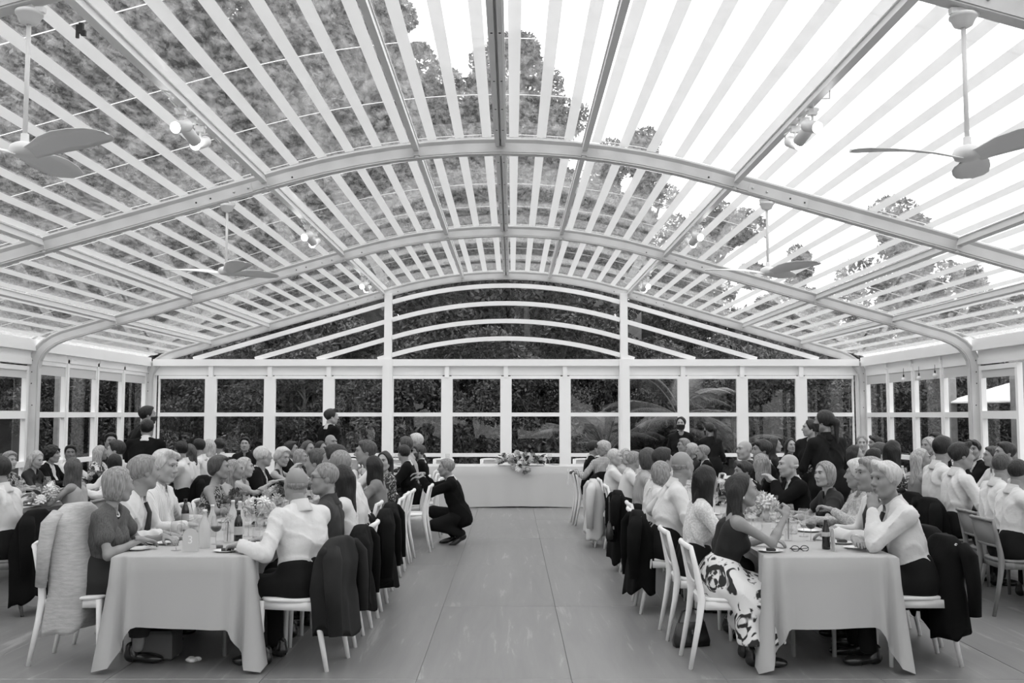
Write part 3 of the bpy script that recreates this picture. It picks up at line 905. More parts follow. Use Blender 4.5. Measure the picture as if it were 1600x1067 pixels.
def small_ball(c, r, n=8, k=6):
    mb = MB(); V = []; Q = []
    for i in range(k + 1):
        a = math.pi * min(max(i / k, .02), .98)
        for j in range(n):
            b = 2 * math.pi * j / n
            V.append((c[0] + r[0] * math.sin(a) * math.cos(b), c[1] + r[1] * math.sin(a) * math.sin(b), c[2] + r[2] * math.cos(a)))
    Q = [(i * n + j, i * n + n + j, i * n + n + (j + 1) % n, i * n + (j + 1) % n) for i in range(k) for j in range(n)]
    return np.array(V), np.array(Q)
def small_tube(pts, r, n=6):
    mb = MB().tube(pts, r, n, cap=False)
    return np.concatenate(mb.v), np.array(mb.f)

# ---- heads: faces +y, centre between the ears
def head_field(h, fem):
    f = Field((-.11, -.13, -.20), (.11, .15, .14), h)
    w = .94 if fem else 1.0
    f.ell((0, -.012, .030), (.076 * w, .096, .088), .02)
    f.ell((0, .022, -.030), (.062 * w, .072, .088), .03)
    f.cap((-.032 * w, .030, -.080), (.032 * w, .030, -.080), .030 if not fem else .026, k=.03)
    f.ell((0, .066, -.098), (.020 * w, .020, .018), .03)
    for s in (-1, 1):
        f.cap((s * .056 * w, -.005, -.055), (s * .022, .058, -.098), .022, .018, .03)
        f.ell((s * .038 * w, .062, -.024), (.028, .024, .028), .035)
        f.cap((s * .012, .088, .036), (s * .046 * w, .074, .034), .011 if not fem else .007, k=.02)
        f.ell((s * .031, .106, .012), (.021, .018, .014), .012, sub=True)
        f.ell((s * .031, .076, .012), (.017, .015, .014), .004)
        f.ell((s * .014, .098, -.031), (.010, .012, .009), .008)
        f.ell((s * .078 * w, -.012, -.002), (.009, .021, .032), .008)
    f.cap((0, .090, .018), (0, .114, -.024), .008, .013, .014)
    f.cap((-.018, .090, -.056), (.018, .090, -.056), .008, k=.012)
    f.cap((-.014, .089, -.067), (.014, .089, -.067), .009, k=.012)
    f.cap((0, -.022, -.06), (0, -.040, -.20), .052 if not fem else .044, .056 if not fem else .047, .03)
    return f
def head_extras(fem):
    ex = []
    for s in (-1, 1):
        ex.append(small_ball((s * .031, .0845, .012), (.0125, .008, .0062)) + (1,))
        ex.append(small_ball((s * .031, .0905, .012), (.0058, .004, .0058)) + (2,))
        ex.append(small_tube([(s * .013, .099, .031), (s * .030, .096, .037), (s * .050, .080, .032)], [.0035, .0042, .002]) + (3,))
        ex.append(small_tube([(s * .017, .0925, .0175), (s * .031, .0955, .0200), (s * .046, .087, .0165)], [.0018, .0024, .0018]) + (2,))
    ex.append(small_tube([(-.027, .087, -.0615), (-.01, .0985, -.0595), (0, .0995, -.061), (.01, .0985, -.0595), (.027, .087, -.0615)], [.002, .0042, .004, .0042, .002]) + (4,))
    ex.append(small_tube([(-.020, .091, -.0655), (0, .0985, -.068), (.020, .091, -.0655)], [.003, .0058, .003]) + (4,))
    return ex
HEADS = {}
for fem in (False, True):
    for lod, h in ((0, .0062), (1, .0085)):
        V, Q = head_field(h, fem).mesh()
        V, Q = keep(V, Q, V[:, 2] > -.175)
        HEADS[fem, lod] = [(V, Q, 0)] + [(np.asarray(a), np.asarray(b), c) for a, b, c in head_extras(fem)]

# ---- hands: wrist at origin, fingers along +y, palm facing -z, thumb towards +x
def hand_mesh(h, curl, spread=.0):
    f = Field((-.07, -.05, -.10), (.09, .21, .05), h)
    f.cap((0, -.04, 0), (0, .01, 0), .024, .025, .01)
    f.ell((0, .045, 0), (.040, .055, .017), .015)
    for i, (x, l) in enumerate(((.030, .072), (.010, .082), (-.011, .076), (-.030, .058))):
        p = np.array((x, .085, .002)); ang = 0.0; a = math.radians(spread * (1.5 - i) * 4)
        for q, (fr, r0, r1) in enumerate(((.45, .0095, .009), (.32, .009, .008), (.26, .008, .0068))):
            ang += curl * (.55, .9, .7)[q]
            d = np.array((math.sin(a), math.cos(ang), -math.sin(ang)))
            e = p + d * l * fr
            f.cap(p, e, r0, r1, .004); p = e
    t0 = np.array((.026, .018, -.004)); t1 = np.array((.056, .052, -.016 - .02 * curl)); t2 = np.array((.060 - .02 * curl, .086, -.026 - .03 * curl))
    f.cap(t0, t1, .015, .011, .010).cap(t1, t2, .010, .008, .004)
    return f.mesh()
HANDS = {}
for nm, cu in (('flat', .12), ('relax', .45), ('grip', .95), ('fist', 1.35)):
    for lod, h in ((0, .0055), (1, .0085)):
        V, Q = hand_mesh(h, cu)
        HANDS[nm, lod] = (V, Q)

# ---- hair styles around the head
def hair_field(style, h):
    f = Field((-.15, -.22, -.42), (.15, .14, .20), h)
    X, Y, Z = f.grid()
    cap_cut = .004 - (-.6 * Y + .8 * Z)                      # keeps hair above the line forehead - nape
    def shell(t, k=.02):
        f.ell((0, -.016, .034), (.079 + t, .099 + t, .090 + t), k)
    wob = .004 * np.sin(40 * X + 9) * np.sin(31 * Y + 2) * np.sin(27 * Z)
    def taper(c, w=.035, t=.016):
        q = np.clip(-c / w, 0, 1); f.F += ((1 - q * q * (3 - 2 * q)) * t).astype(np.float32)
    edge = .006 * np.sin(90 * X + 3) + .004 * np.sin(150 * X + 60 * Y)
    fo = ((X - .010) / .077) ** 2 + ((Y - .085) / .080) ** 2 + ((Z + .032) / .116) ** 2
    wface = fo ** .5 - 1                                      # wider opening with a side parting
    face = ((X / .070) ** 2 + ((Y - .085) / .075) ** 2 + ((Z + .03) / .108) ** 2) ** .5 - 1   # face opening
    if style == 'crew':
        shell(.004); f.F += wob * .5; taper(cap_cut - .055 + edge * .5, .04, .010); taper(-face * .06, .025, .010)
    elif style == 'short':
        shell(.011); f.ell((0, .035, .095), (.062, .05, .028), .03); f.F += wob * 1.3; taper(cap_cut - .062 + edge, .05, .020); taper(-face * .06 + edge * .4, .028, .017)
    elif style == 'swept':
        shell(.013); f.cap((-.05, .07, .088), (.04, .055, .112), .026, .03, .03); f.F += wob * 1.6; taper(cap_cut - .062 + edge, .05, .022); taper(-face * .06 + edge * .4, .022, .018)
    elif style == 'rim':
        shell(.0045); taper(cap_cut - .075, .03, .008); taper(Z - .026 + .2 * np.maximum(Y, 0), .03, .018); f.clip(Y - .03)
    elif style == 'fine':
        shell(.007); f.F += wob * .8; taper(cap_cut - .050 + edge, .04, .014); taper(-face * .06 + edge * .4, .025, .012)
    elif style == 'bob':
        shell(.016); f.ell((0, -.025, -.035), (.098, .095, .115), .04); f.F += wob
        taper(-wface * .065, .022, .030); f.clip(-(Z + .125) + .25 * np.maximum(0, -Y - .02) * 0)
        f.clip(np.where(Z < -.02, (Y - .055 - .2 * (Z + .02)), -.05))
    elif style == 'pixie':
        shell(.020); f.ell((0, .03, .10), (.07, .06, .035), .03); f.ell((0, -.05, -.01), (.085, .07, .085), .03)
        f.F += wob * 2.2; taper(-wface * .065, .02, .028); taper(cap_cut - .06, .03, .028)
    elif style == 'curly':
        shell(.026); f.ell((0, -.05, .0), (.10, .09, .11), .03); f.F += .010 * np.sin(70 * X) * np.sin(64 * Y + 1) * np.sin(75 * Z + 2); f.clip(-face * .065); f.clip(cap_cut - .05)
    elif style in ('long', 'longback', 'pony', 'bun', 'half'):
        shell(.013)
        if style in ('long', 'longback'):
            f.cap((-.045, -.070, .0), (-.055, -.095, -.30), .052, .040, .05).cap((.045, -.070, .0), (.055, -.095, -.30), .052, .040, .05).cap((0, -.085, .0), (0, -.105, -.34), .055, .036, .05)
            f.cap((-.075, -.02, .0), (-.085, -.03, -.22), .030, .022, .04).cap((.075, -.02, .0), (.085, -.03, -.22), .030, .022, .04)
            f.F += wob * 1.5; taper(-wface * .065, .022, .034)
        elif style == 'half':
            f.cap((-.06, -.05, .0), (-.075, -.065, -.20), .045, .038, .05).cap((.06, -.05, .0), (.075, -.065, -.20), .045, .038, .05).cap((0, -.07, .0), (0, -.085, -.20), .055, .04, .05)
            f.F += wob * 2.5; taper(-wface * .065, .022, .034)
        else:
            taper(cap_cut - .065 + edge * .4, .03, .02); taper(-wface * .065, .030, .018)
            if style == 'pony':
                f.cap((0, -.10, .03), (0, -.145, .0), .026, .034, .03).cap((0, -.145, .0), (.01, -.150, -.26), .034, .016, .03)
            else:
                f.ell((0, -.125, .02), (.045, .04, .045), .02); f.F += wob
    return f
HAIRS = {}
def hair_mesh(style):
    if style not in HAIRS:
        V, Q = hair_field(style, .0088).mesh()
        HAIRS[style] = np_mesh('hair', [(V, Q, 0)], [HAIRM['dark']])
    return HAIRS[style]
def hair_mat(n, v, var):
    return mat('hair_' + n, v, .5, spec=.35, var=var, scale=26, stretch=(3.2, 3.2, .55), bump=.5)
HAIRM = {'black': hair_mat('black', .008, .004), 'dark': hair_mat('dark', .02, .01), 'brown': hair_mat('brown', .06, .03), 'grey': hair_mat('grey', .22, .08),
         'fair': hair_mat('fair', .24, .12), 'blond': hair_mat('blond', .38, .16), 'white': hair_mat('white', .50, .10)}
def skin(n, v): return mat('skin_' + n, v, .48, spec=.35, var=v * .06, scale=14)
SKIN = {'pale': skin('pale', .34), 'mid': skin('mid', .25), 'tan': skin('tan', .17), 'brown': skin('brown', .14)}
EYEW = mat('eye_white', .45, .25); EYED = mat('eye_iris', .02, .2)
LIPS = {k: mat('lips_' + k, v, .4) for k, v in (('pale', .17), ('mid', .13), ('tan', .09), ('brown', .06))}
MASKM = mat('black_face_mask', .012, .8)

def ik(S, W, l1, l2, pole):
    """elbow position for shoulder S, wrist W"""
    S = np.array(S, float); W = np.array(W, float); d = W - S; L_ = np.linalg.norm(d)
    if L_ > (l1 + l2) * .985: W = S + d / L_ * (l1 + l2) * .985; d = W - S; L_ = np.linalg.norm(d)
    if L_ < .10: L_ = .10
    u = d / np.linalg.norm(d)
    a = (l1 * l1 - l2 * l2 + L_ * L_) / (2 * L_)
    hh = math.sqrt(max(l1 * l1 - a * a, 0))
    p = np.array(pole, float); p = p - u * (p @ u); p /= np.linalg.norm(p) + 1e-9
    return S + u * a + p * hh, W
def frame_to(d, up):
    """rotation whose y axis is d and z axis near up"""
    y = np.array(d, float); y /= np.linalg.norm(y)
    z = np.array(up, float); z = z - y * (z @ y)
    if np.linalg.norm(z) < 1e-4: z = np.cross(y, (1, 0, .3))
    z /= np.linalg.norm(z)
    return np.stack([np.cross(y, z), y, z], 1)
def rot(ax, a):
    c, s = math.cos(a), math.sin(a)
    return np.array({'x': ((1, 0, 0), (0, c, -s), (0, s, c)), 'y': ((c, 0, s), (0, 1, 0), (-s, 0, c)), 'z': ((c, -s, 0), (s, c, 0), (0, 0, 1))}[ax])

class Pose:
    """joints in the person's own frame: faces +y, x to their right, origin on the floor under the pelvis"""
    def __init__(s, sc=1.0, lean=8, twist=0, mode='sit', side=0, fem=False, hyaw=0, hpitch=0, hroll=0, armL='table', armR='table', plump=1.0, thigh=.40, drop=.01):
        s.sc = sc; s.fem = fem; s.plump = plump; s.mode = mode
        pz = {'sit': .46 + .095 * sc, 'stand': .93 * sc, 'squat': .40 * sc}[mode]
        s.P = np.array((0, 0, pz))
        s.R = rot('z', math.radians(twist)) @ rot('x', -math.radians(lean)) @ rot('y', math.radians(side))
        sp = s.R @ np.array((0, 0, 1.0)); s.sp = sp
        s.up = lambda x, y, z: s.P + s.R @ np.array((x, y, z)) * sc     # point on the torso
        s.N = s.up(0, -.01, .52)
        sw = .165 if fem else .185
        s.S = {1: s.up(sw, -.01, .455), -1: s.up(-sw, -.01, .455)}
        s.HR = rot('z', math.radians(hyaw)) @ rot('x', math.radians(hpitch)) @ rot('y', math.radians(hroll))
        nd = s.R @ np.array((0, .05, 1.0)); nd = .45 * nd + .55 * np.array((0, 0, 1)) + s.R[:, 1] * .16; nd /= np.linalg.norm(nd)
        s.H = s.N + nd * .175 * sc
        s.hip = {k: s.P + np.array((.085 * k, 0, -.02)) * sc for k in (1, -1)}
        if mode == 'sit':
            s.knee = {k: s.hip[k] + np.array((.045 * k, thigh, -drop)) * sc for k in (1, -1)}
            s.ank = {k: np.array((s.knee[k][0], s.knee[k][1] - .03, .085)) for k in (1, -1)}
        elif mode == 'stand':
            s.knee = {k: s.hip[k] + np.array((.015 * k, .03, -.42)) * sc for k in (1, -1)}
            s.ank = {k: np.array((s.knee[k][0] + .01 * k, -.03, .085)) for k in (1, -1)}
        else:
            s.knee = {1: s.hip[1] + np.array((.06, .40, .06)) * sc, -1: s.hip[-1] + np.array((-.06, .36, -.10)) * sc}
            s.ank = {1: np.array((.10, .10, .10)), -1: np.array((-.10, -.02, .13))}
        s.E = {}; s.W = {}; s.HD = {}; s.hp = {}
        for k, a in ((1, armR), (-1, armL)):
            s.arm(k, a)
    def arm(s, k, a):
        sc = s.sc; pole = (k * .7, -.5, -.8); hd = None; hp = 'relax'
        if isinstance(a, dict):
            w = np.array(a['w'], float); w[0] *= k
            pole = np.array(a.get('pole', (.7, -.5, -.8)), float) * np.array((k, 1, 1)); hp = a.get('hand', 'relax')
            if 'd' in a: hd = np.array(a['d'], float) * np.array((k, 1, 1))
        elif a == 'table': w = np.array((k * .20, .40, .80)); hd = (-k * .5, .8, -.12)
        elif a == 'fold': w = np.array((-k * .02, .36 + .04 * k, .82)); hd = (-k * .95, .1, -.05)
        elif a == 'lap': w = np.array((k * .12, .26, .64)); hd = (-k * .6, .7, -.2)
        elif a == 'chin': w = np.array((k * .07, .24, .0)) ; w[2] = s.H[2] - .19 * sc; hd = (-k * .25, -.15, 1); hp = 'fist'; w[1] = s.H[1] + .12; pole = (k * .5, .1, -1)
        elif a == 'glass': w = np.array((k * .17, .36, .92)); hd = (-k * .3, .8, .3); hp = 'grip'
        elif a == 'back': w = np.array((k * .30, -.34, .84)); hd = (k * .2, -.9, -.3); pole = (k, -.4, .2)
        elif a == 'down': w = s.S[k] + np.array((k * .06, .05, -.50)) * sc; hd = (0, .1, -1); pole = (k * .3, -1, 0)
        elif a == 'hold': w = np.array((k * .10, .30, 1.02)); hd = (-k * .6, .5, .6); hp = 'relax'
        elif a == 'carry': w = s.S[k] + np.array((-k * .06, .30, -.28)) * sc; hd = (-k * .5, .8, 0); hp = 'grip'
        else: raise ValueError(a)
        s.E[k], s.W[k] = ik(s.S[k], w, .29 * sc, .255 * sc, pole)
        fa = s.W[k] - s.E[k]; fa /= np.linalg.norm(fa)
        s.HD[k] = fa if hd is None else np.array(hd, float) / np.linalg.norm(hd); s.hp[k] = hp
    # the prims of each region: (a, b, ra, rb)
    def torso(s):
        u = s.up; q = s.sc; p = s.plump; fem = s.fem
        wst = (.050, .085) if fem else (.066, .098)
        L = []
        for k in (1, -1):
            L += [(u(.085 * k, 0, -.01), u(.075 * k, 0, .08), .105 * p * q, .100 * p * q),
                  (u(wst[0] * k, .005 * p, .12), u(wst[0] * k, .005, .20), wst[1] * p * q, wst[1] * p * q),
                  (u(.070 * k, .0, .27), u(.085 * k, -.005, .38), (.092 if fem else .105) * p * q, (.085 if fem else .100) * q),
                  (u(.04 * k, -.01, .445), u((.150 if fem else .172) * k, -.012, .448), .062 * q, .056 * q),
                  (u(.02 * k, -.015, .52), u(.13 * k, -.015, .465), .042 * q, .042 * q)]
            if fem: L.append((u(.065 * k, .075, .315), u(.06 * k, .085, .305), .055 * q, .052 * q))
        if p > 1.08: L.append((u(0, .06, .10), u(0, .06, .20), .10 * p * q, .10 * q))
        return L
    def upper_arm(s, k):
        r = (.046 if not s.fem else .038) * s.sc * (.5 + .5 * s.plump)
        return [(s.S[k], s.E[k], r * 1.10, r * .78)]
    def forearm(s, k):
        r = (.038 if not s.fem else .032) * s.sc
        m = s.E[k] + (s.W[k] - s.E[k]) * .3
        return [(s.E[k], m, r * .92, r), (m, s.W[k], r, r * .68)]
    def legs(s, fat=1.0):
        L = []; q = s.sc * fat
        for k in (1, -1):
            L += [(s.hip[k], s.knee[k], .095 * q, .066 * q), (s.knee[k], s.ank[k] + (0, 0, .02), .062 * q, .045 * q)]
        return L
    def neck(s):
        r = (.053 if not s.fem else .044) * s.sc
        return [(s.N - s.sp * .03, s.H + s.HR @ np.array((0, -.03, -.08)) * s.sc, r * 1.06, r)]

def field_of(prims, h, inflate=0.0, k=.04, pad=.06, fold=0.0, seed=0):
    A = np.array([np.minimum(p[0], p[1]) - max(p[2], p[3]) for p in prims]).min(0) - inflate - pad
    B = np.array([np.maximum(p[0], p[1]) + max(p[2], p[3]) for p in prims]).max(0) + inflate + pad
    f = Field(A, B, h)
    for a, b, ra, rb in prims: f.cap(a, b, ra + inflate, rb + inflate, k)
    if fold:
        X, Y, Z = f.grid(); r = random.Random(seed)
        a = [r.uniform(0, 6.28) for _ in range(6)]
        w1 = 1 - np.abs(np.sin(17 * Z + 24 * X + 2.2 * np.sin(9 * Y + a[0]) + a[1]))
        w2 = 1 - np.abs(np.sin(15 * Z - 26 * X + 14 * Y + 1.8 * np.sin(8 * X + a[2]) + a[3]))
        m1 = .5 + .5 * np.sin(9 * X + 7 * Z + a[4]); m2 = .5 + .5 * np.sin(-8 * X + 9 * Z + 6 * Y + a[5])
        f.F -= (fold * (w1 ** 3 * m1 + w2 ** 3 * m2)).astype(np.float32)
    return f
# ---------------------------------------------------------------- people
CLOTHM = {
 'white_shirt': mat('white_shirt_cotton', .62, .8, spec=.2, bump=.35, bscale=16),
 'pale_shirt': mat('pale_shirt_cotton', .62, .8, spec=.2, bump=.30, bscale=7),
 'stripe_shirt': pattern_mat('striped_shirt_cotton', 'stripe', .72, .50, 22),
 'dark_shirt': mat('dark_shirt_cotton', .045, .8, spec=.2, bump=.30, bscale=7),
 'black_shirt': mat('black_shirt_cotton', .007, .8, spec=.2, bump=.30, bscale=7),
 'suit': SUITB, 'charcoal': SUITC,
 'grey_top': mat('grey_top_jersey', .20, .85, spec=.15, bump=.25, bscale=8),
 'light_top': mat('light_top_jersey', .36, .85, spec=.15, bump=.25, bscale=8),
 'dark_top': mat('dark_top_satin', .012, .6, spec=.25, bump=.25, bscale=8),
 'ruffle': pattern_mat('ruffled_lace', 'lace', .68, .56, 70, bump=.6),
 'floral_dark': pattern_mat('dark_floral_print', 'floral', .04, .40, 26),
 'floral_light': pattern_mat('light_floral_print', 'floral', .62, .05, 13),
 'check': pattern_mat('checked_wool', 'check', .12, .55, 14),
 'tweed': pattern_mat('fine_checked_wool', 'check', .26, .44, 24),
 'lace': pattern_mat('pale_lace', 'lace', .50, .36, 75, bump=.5),
 'black_lace': pattern_mat('black_lace', 'lace', .012, .06, 34, bump=.5),
 'stripe_dark': mat('slate_pleated_silk', .085, .7, spec=.3, var=.03, scale=30, stretch=(6, 6, .6), bump=.3),
 'trousers': mat('black_trousers', .007, .85, spec=.2, bump=.2, bscale=9),
 'skirt_dark': mat('dark_skirt', .03, .8, spec=.2, bump=.2, bscale=9),
 'skirt_print': pattern_mat('white_skirt_leaf_print', 'floral', .68, .03, 9),
 'tie': mat('dark_tie_silk', .03, .45, spec=.5),
 'bow': mat('black_bow_tie', .012, .5),
}
SHOE = mat('black_shoe_leather', .015, .25, spec=.6)
def shoe_mesh():
    f = Field((-.06, -.10, -.02), (.06, .22, .14), .011)
    f.ell((0, -.045, .045), (.036, .050, .045), .02).ell((0, .06, .035), (.040, .095, .034), .02).ell((0, .115, .028), (.043, .065, .027), .02)
    f.cap((0, -.045, .05), (0, -.05, .10), .036, .036, .02)
    X, Y, Z = f.grid(); f.clip(-(Z - .001))
    V, Q = f.mesh(); return np_mesh('shoe', [(V, Q, 0)], [SHOE])
SHOE_ME = shoe_mesh()
def glasses_mesh():
    mb = MB()
    for s in (-1, 1):
        mb.tube([(s * .032 + .022 * math.cos(a), .104 - .006 * abs(math.cos(a)), .010 + .017 * math.sin(a)) for a in np.linspace(0, 2 * math.pi, 13)], .0016, 5, cap=False)
        mb.tube([(s * .054, .098, .013), (s * .076, .05, .014), (s * .083, -.005, .012)], .0016, 5)
    mb.tube([(-.010, .106, .013), (0, .109, .015), (.010, .106, .013)], .0016, 5)
    return mb.mesh('eyeglasses', mat('spectacle_frame', .05, .3))
GLASSES = glasses_mesh()
def mask_mesh():
    f = head_field(.008, False); f.F -= .006
    X, Y, Z = f.grid(); f.clip(.022 - Y + .25 * np.abs(Z + .05)); f.clip(Z + .010 + .10 * np.abs(X)); f.clip(-.112 - Z)
    V, Q = f.mesh()
    return np_mesh('face_mask', [(V, Q, 0), small_tube([(-.062, .04, -.03), (-.080, 0, -.005)], .0015) + (0,), small_tube([(.062, .04, -.03), (.080, 0, -.005)], .0015) + (0,)], [MASKM])
MASK_ME = mask_mesh()

def head_place(po, pts):
    return po.H + (np.asarray(pts) * (po.sc * (.97 if po.fem else 1.0))) @ po.HR.T
def person(at, yaw, label, po, hair=('short', 'dark'), skin_='mid', top='white_shirt', bottom='trousers', lod=1, extras=(), group=None, seed=0, legs=True, hands=(True, True)):
    """top: key of CLOTHM; garment kind follows from it"""
    h = .0115 if lod == 0 else .0165
    root = empty('person', at, yaw, label=label, category='person', group=group)
    kind = 'jacket' if top in ('suit', 'charcoal', 'check_jacket') or 'jacket' in extras else ('sleeveless' if ('sleeveless' in extras) else ('short' if 'short_sleeve' in extras else 'shirt'))
    sm = [SKIN[skin_], EYEW, EYED, HAIRM['grey' if hair[1] in ('white', 'grey') else ('brown' if hair[1] in ('blond', 'fair') else hair[1])], LIPS[skin_]]
    # ---- body: neck, torso core, arms, hands, head in one mesh
    prims = [(a, b, ra - .016, rb - .016) for a, b, ra, rb in po.torso()] + po.neck()
    bare = kind in ('sleeveless', 'short')
    if kind == 'sleeveless': prims += [(po.up(.10 * k, -.012, .452), po.S[k], .050 * po.sc, .046 * po.sc) for k in (1, -1)] + [(po.up(0, .02, .40), po.up(0, .0, .46), .075 * po.sc, .06 * po.sc)]
    for k in (1, -1): prims += [(a, b, ra - (0 if bare else .006), rb - (0 if bare else .003)) for a, b, ra, rb in po.upper_arm(k) + po.forearm(k)]
    if bottom.startswith('skirt') and legs: prims += po.legs(.92)
    V, Q = field_of(prims, h, 0, .03).mesh()
    parts = [(V, Q, 0)]
    for v, q, m in HEADS[po.fem, lod]: parts.append((head_place(po, v), q, m))
    for k in (1, -1):
        if not hands[0 if k == 1 else 1]: continue
        v, q = HANDS[po.hp[k], lod]
        v = v * np.array((-k, 1, 1)); q = q if k == -1 else q[:, ::-1]
        d = po.HD[k]; up = np.array((0, 0, 1.0)) if abs(d[2]) < .8 else np.array((k * .9, .3, 0)) * (1 if d[2] < 0 else 1)
        Rm = frame_to(d, up)
        parts.append((po.W[k] + (v * po.sc * (.92 if po.fem else 1.0)) @ Rm.T, q, 0))
    put('body', np_mesh('body', parts, sm), root)
    # ---- upper garment: one closed field, opened at the neck
    sp = po.sp; N = po.N
    cm = CLOTHM[top]; q_ = po.sc
    infl = {'jacket': .022, 'shirt': .013, 'short': .012, 'sleeveless': .010}[kind]
    tor = po.torso(); per = len(tor) // 2 if not po.plump > 1.08 else (len(tor) - 1) // 2
    g = list(tor)
    if kind == 'sleeveless':
        g = [p for i, p in enumerate(tor) if i % per not in (3, 4)]
        for k in (1, -1):
            if 'halter' in extras: g.append((po.up(.07 * k, .06, .40), po.up(.03 * k, .02, .50), .028 * q_, .022 * q_))
            else: g += [(po.up(.085 * k, .05, .40), po.up(.088 * k, .0, .495), .024 * q_, .020 * q_), (po.up(.088 * k, .0, .495), po.up(.085 * k, -.05, .40), .020 * q_, .026 * q_)]
    if kind == 'jacket':
        for k in (1, -1): g += [(po.up(.10 * k, -.02, -.07), po.up(.09 * k, -.015, .05), .10 * q_, .10 * q_), (po.up(.12 * k, -.012, .462), po.up(.178 * k, -.012, .458), .048 * q_, .048 * q_)]
    for k in (1, -1):
        if kind in ('jacket', 'shirt'):
            fa = po.W[k] - po.E[k]; fa = fa / np.linalg.norm(fa)
            (a1, b1, r1, r2), (a2, b2, r3, r4) = po.forearm(k)
            g += po.upper_arm(k) + [(a1, b1, r1, r2), (a2, b2 - fa * (.035 if 'rolled' not in extras else .13), r3, r4 + .002)]
        elif kind == 'short':
            a, b, ra, rb = po.upper_arm(k)[0]; g.append((a, a + (b - a) * .5, ra + .006, ra + .010))
    f = field_of(g, h, infl, .028, fold={'shirt': .0125, 'sleeveless': .004}.get(kind, .010), seed=seed)
    nk = po.neck()[0]
    def carve(a, b, ra, rb):
        f.F *= -1; 
        gk = Field.__new__(Field); gk.__dict__.update(f.__dict__); gk.F = f.F
        gk.cap(a, b, ra, rb, .012); f.F = -gk.F
    up_n = po.up(0, .015, .70); lo_n = po.up(0, .01, .515 if kind in ('shirt', 'jacket') else .47)
    carve(lo_n, up_n, .050 * q_, .085 * q_)
    if kind == 'jacket' and 'closed' not in extras:
        X, Y, Z = f.grid()
        Lx, Ly, Lz = [((X - po.P[0]) * po.R[0, i] + (Y - po.P[1]) * po.R[1, i] + (Z - po.P[2]) * po.R[2, i]) / q_ for i in range(3)]
        wedge = np.maximum(np.abs(Lx) - (.006 + .17 * np.clip(Lz - .12, 0, 1)), .03 - Ly)
        f.F = np.maximum(f.F, -wedge.astype(np.float32))
        gs = field_of(tor, h, .011, .028); 
        Vs, Qs_ = gs.mesh(); Ls = (Vs - po.P) @ po.R / q_
        Vs, Qs_ = keep(Vs, Qs_, (Ls[:, 2] > .05) & (Ls[:, 1] > -.02) & (np.abs(Ls[:, 0]) < .13))
        put('shirt', np_mesh('shirt', [(Vs, Qs_, 0)], [CLOTHM['white_shirt']]), root)
    X, Y, Z = f.grid()
    lz = ((X - po.P[0]) * po.R[0, 2] + (Y - po.P[1]) * po.R[1, 2] + (Z - po.P[2]) * po.R[2, 2]) / q_
    f.clip(({'jacket': -.16}.get(kind, .07) - lz) * q_)
    V, Q = f.mesh()
    garment = {'jacket': 'jacket', 'shirt': 'shirt', 'short': 'blouse', 'sleeveless': 'top'}[kind]
    put(garment, np_mesh(garment, [(V, Q, 0)], [cm]), root)
    # collar
    if kind in ('jacket', 'shirt') and 'collarless' not in extras:
        cr = (.064 if not po.fem else .054) * po.sc
        rings = []
        a = np.linspace(.35, 2 * math.pi - .35, 17) + math.pi / 2
        for rr, zz in ((cr * 1.06, .578), (cr * 1.14, .548), (cr * 1.50, .500), (cr * 1.44, .486)):
            rings.append([po.up(rr * math.cos(t) / po.sc, -.012 + rr * 1.02 * math.sin(t) / po.sc, zz - .045 * max(0, math.sin(t))) for t in a])
        n = len(a); v = np.array([p for r in rings for p in r])
        q = np.array([(i * n + j, i * n + j + 1, (i + 1) * n + j + 1, (i + 1) * n + j) for i in range(3) for j in range(n - 1)])
        put('collar', np_mesh('collar', [(v, q, 0)], [CLOTHM['white_shirt'] if kind == 'jacket' else cm]), root)
    if kind == 'jacket':
        for k in (1, -1):
            fa = po.W[k] - po.E[k]; fa /= np.linalg.norm(fa)
            put('cuff', np_mesh('cuff', [small_tube([po.W[k] - fa * .03, po.W[k] + fa * .004], .036 * po.sc, 10) + (0,)], [CLOTHM['white_shirt']]), root)
    if 'tie' in extras or 'bow' in extras:
        fr = po.up(0, .068 + (.03 if kind == 'jacket' else 0), .485)
        if 'bow' in extras:
            mb = MB().ball(tuple(fr), (.012, .008, .012)); 
            for s in (-1, 1): mb.ball(tuple(fr + po.R @ np.array((s * .03, 0, 0))), (.026, .008, .018))
            mb.build('bow_tie', CLOTHM['bow'], root, smooth=True)
        else:
            pts = [po.up(0, .072, .485), po.up(0, .118 + infl * .4, .42), po.up(0, .130 + infl * .6, .33), po.up(0, .126 * po.plump + infl * .8, .22), po.up(0, .122 * po.plump + infl, .12)]
            MB().tube([tuple(p) for p in pts], [.016, .018, .022, .026, .012], 8, flat=.35).build('tie', CLOTHM['tie'], root, smooth=True)
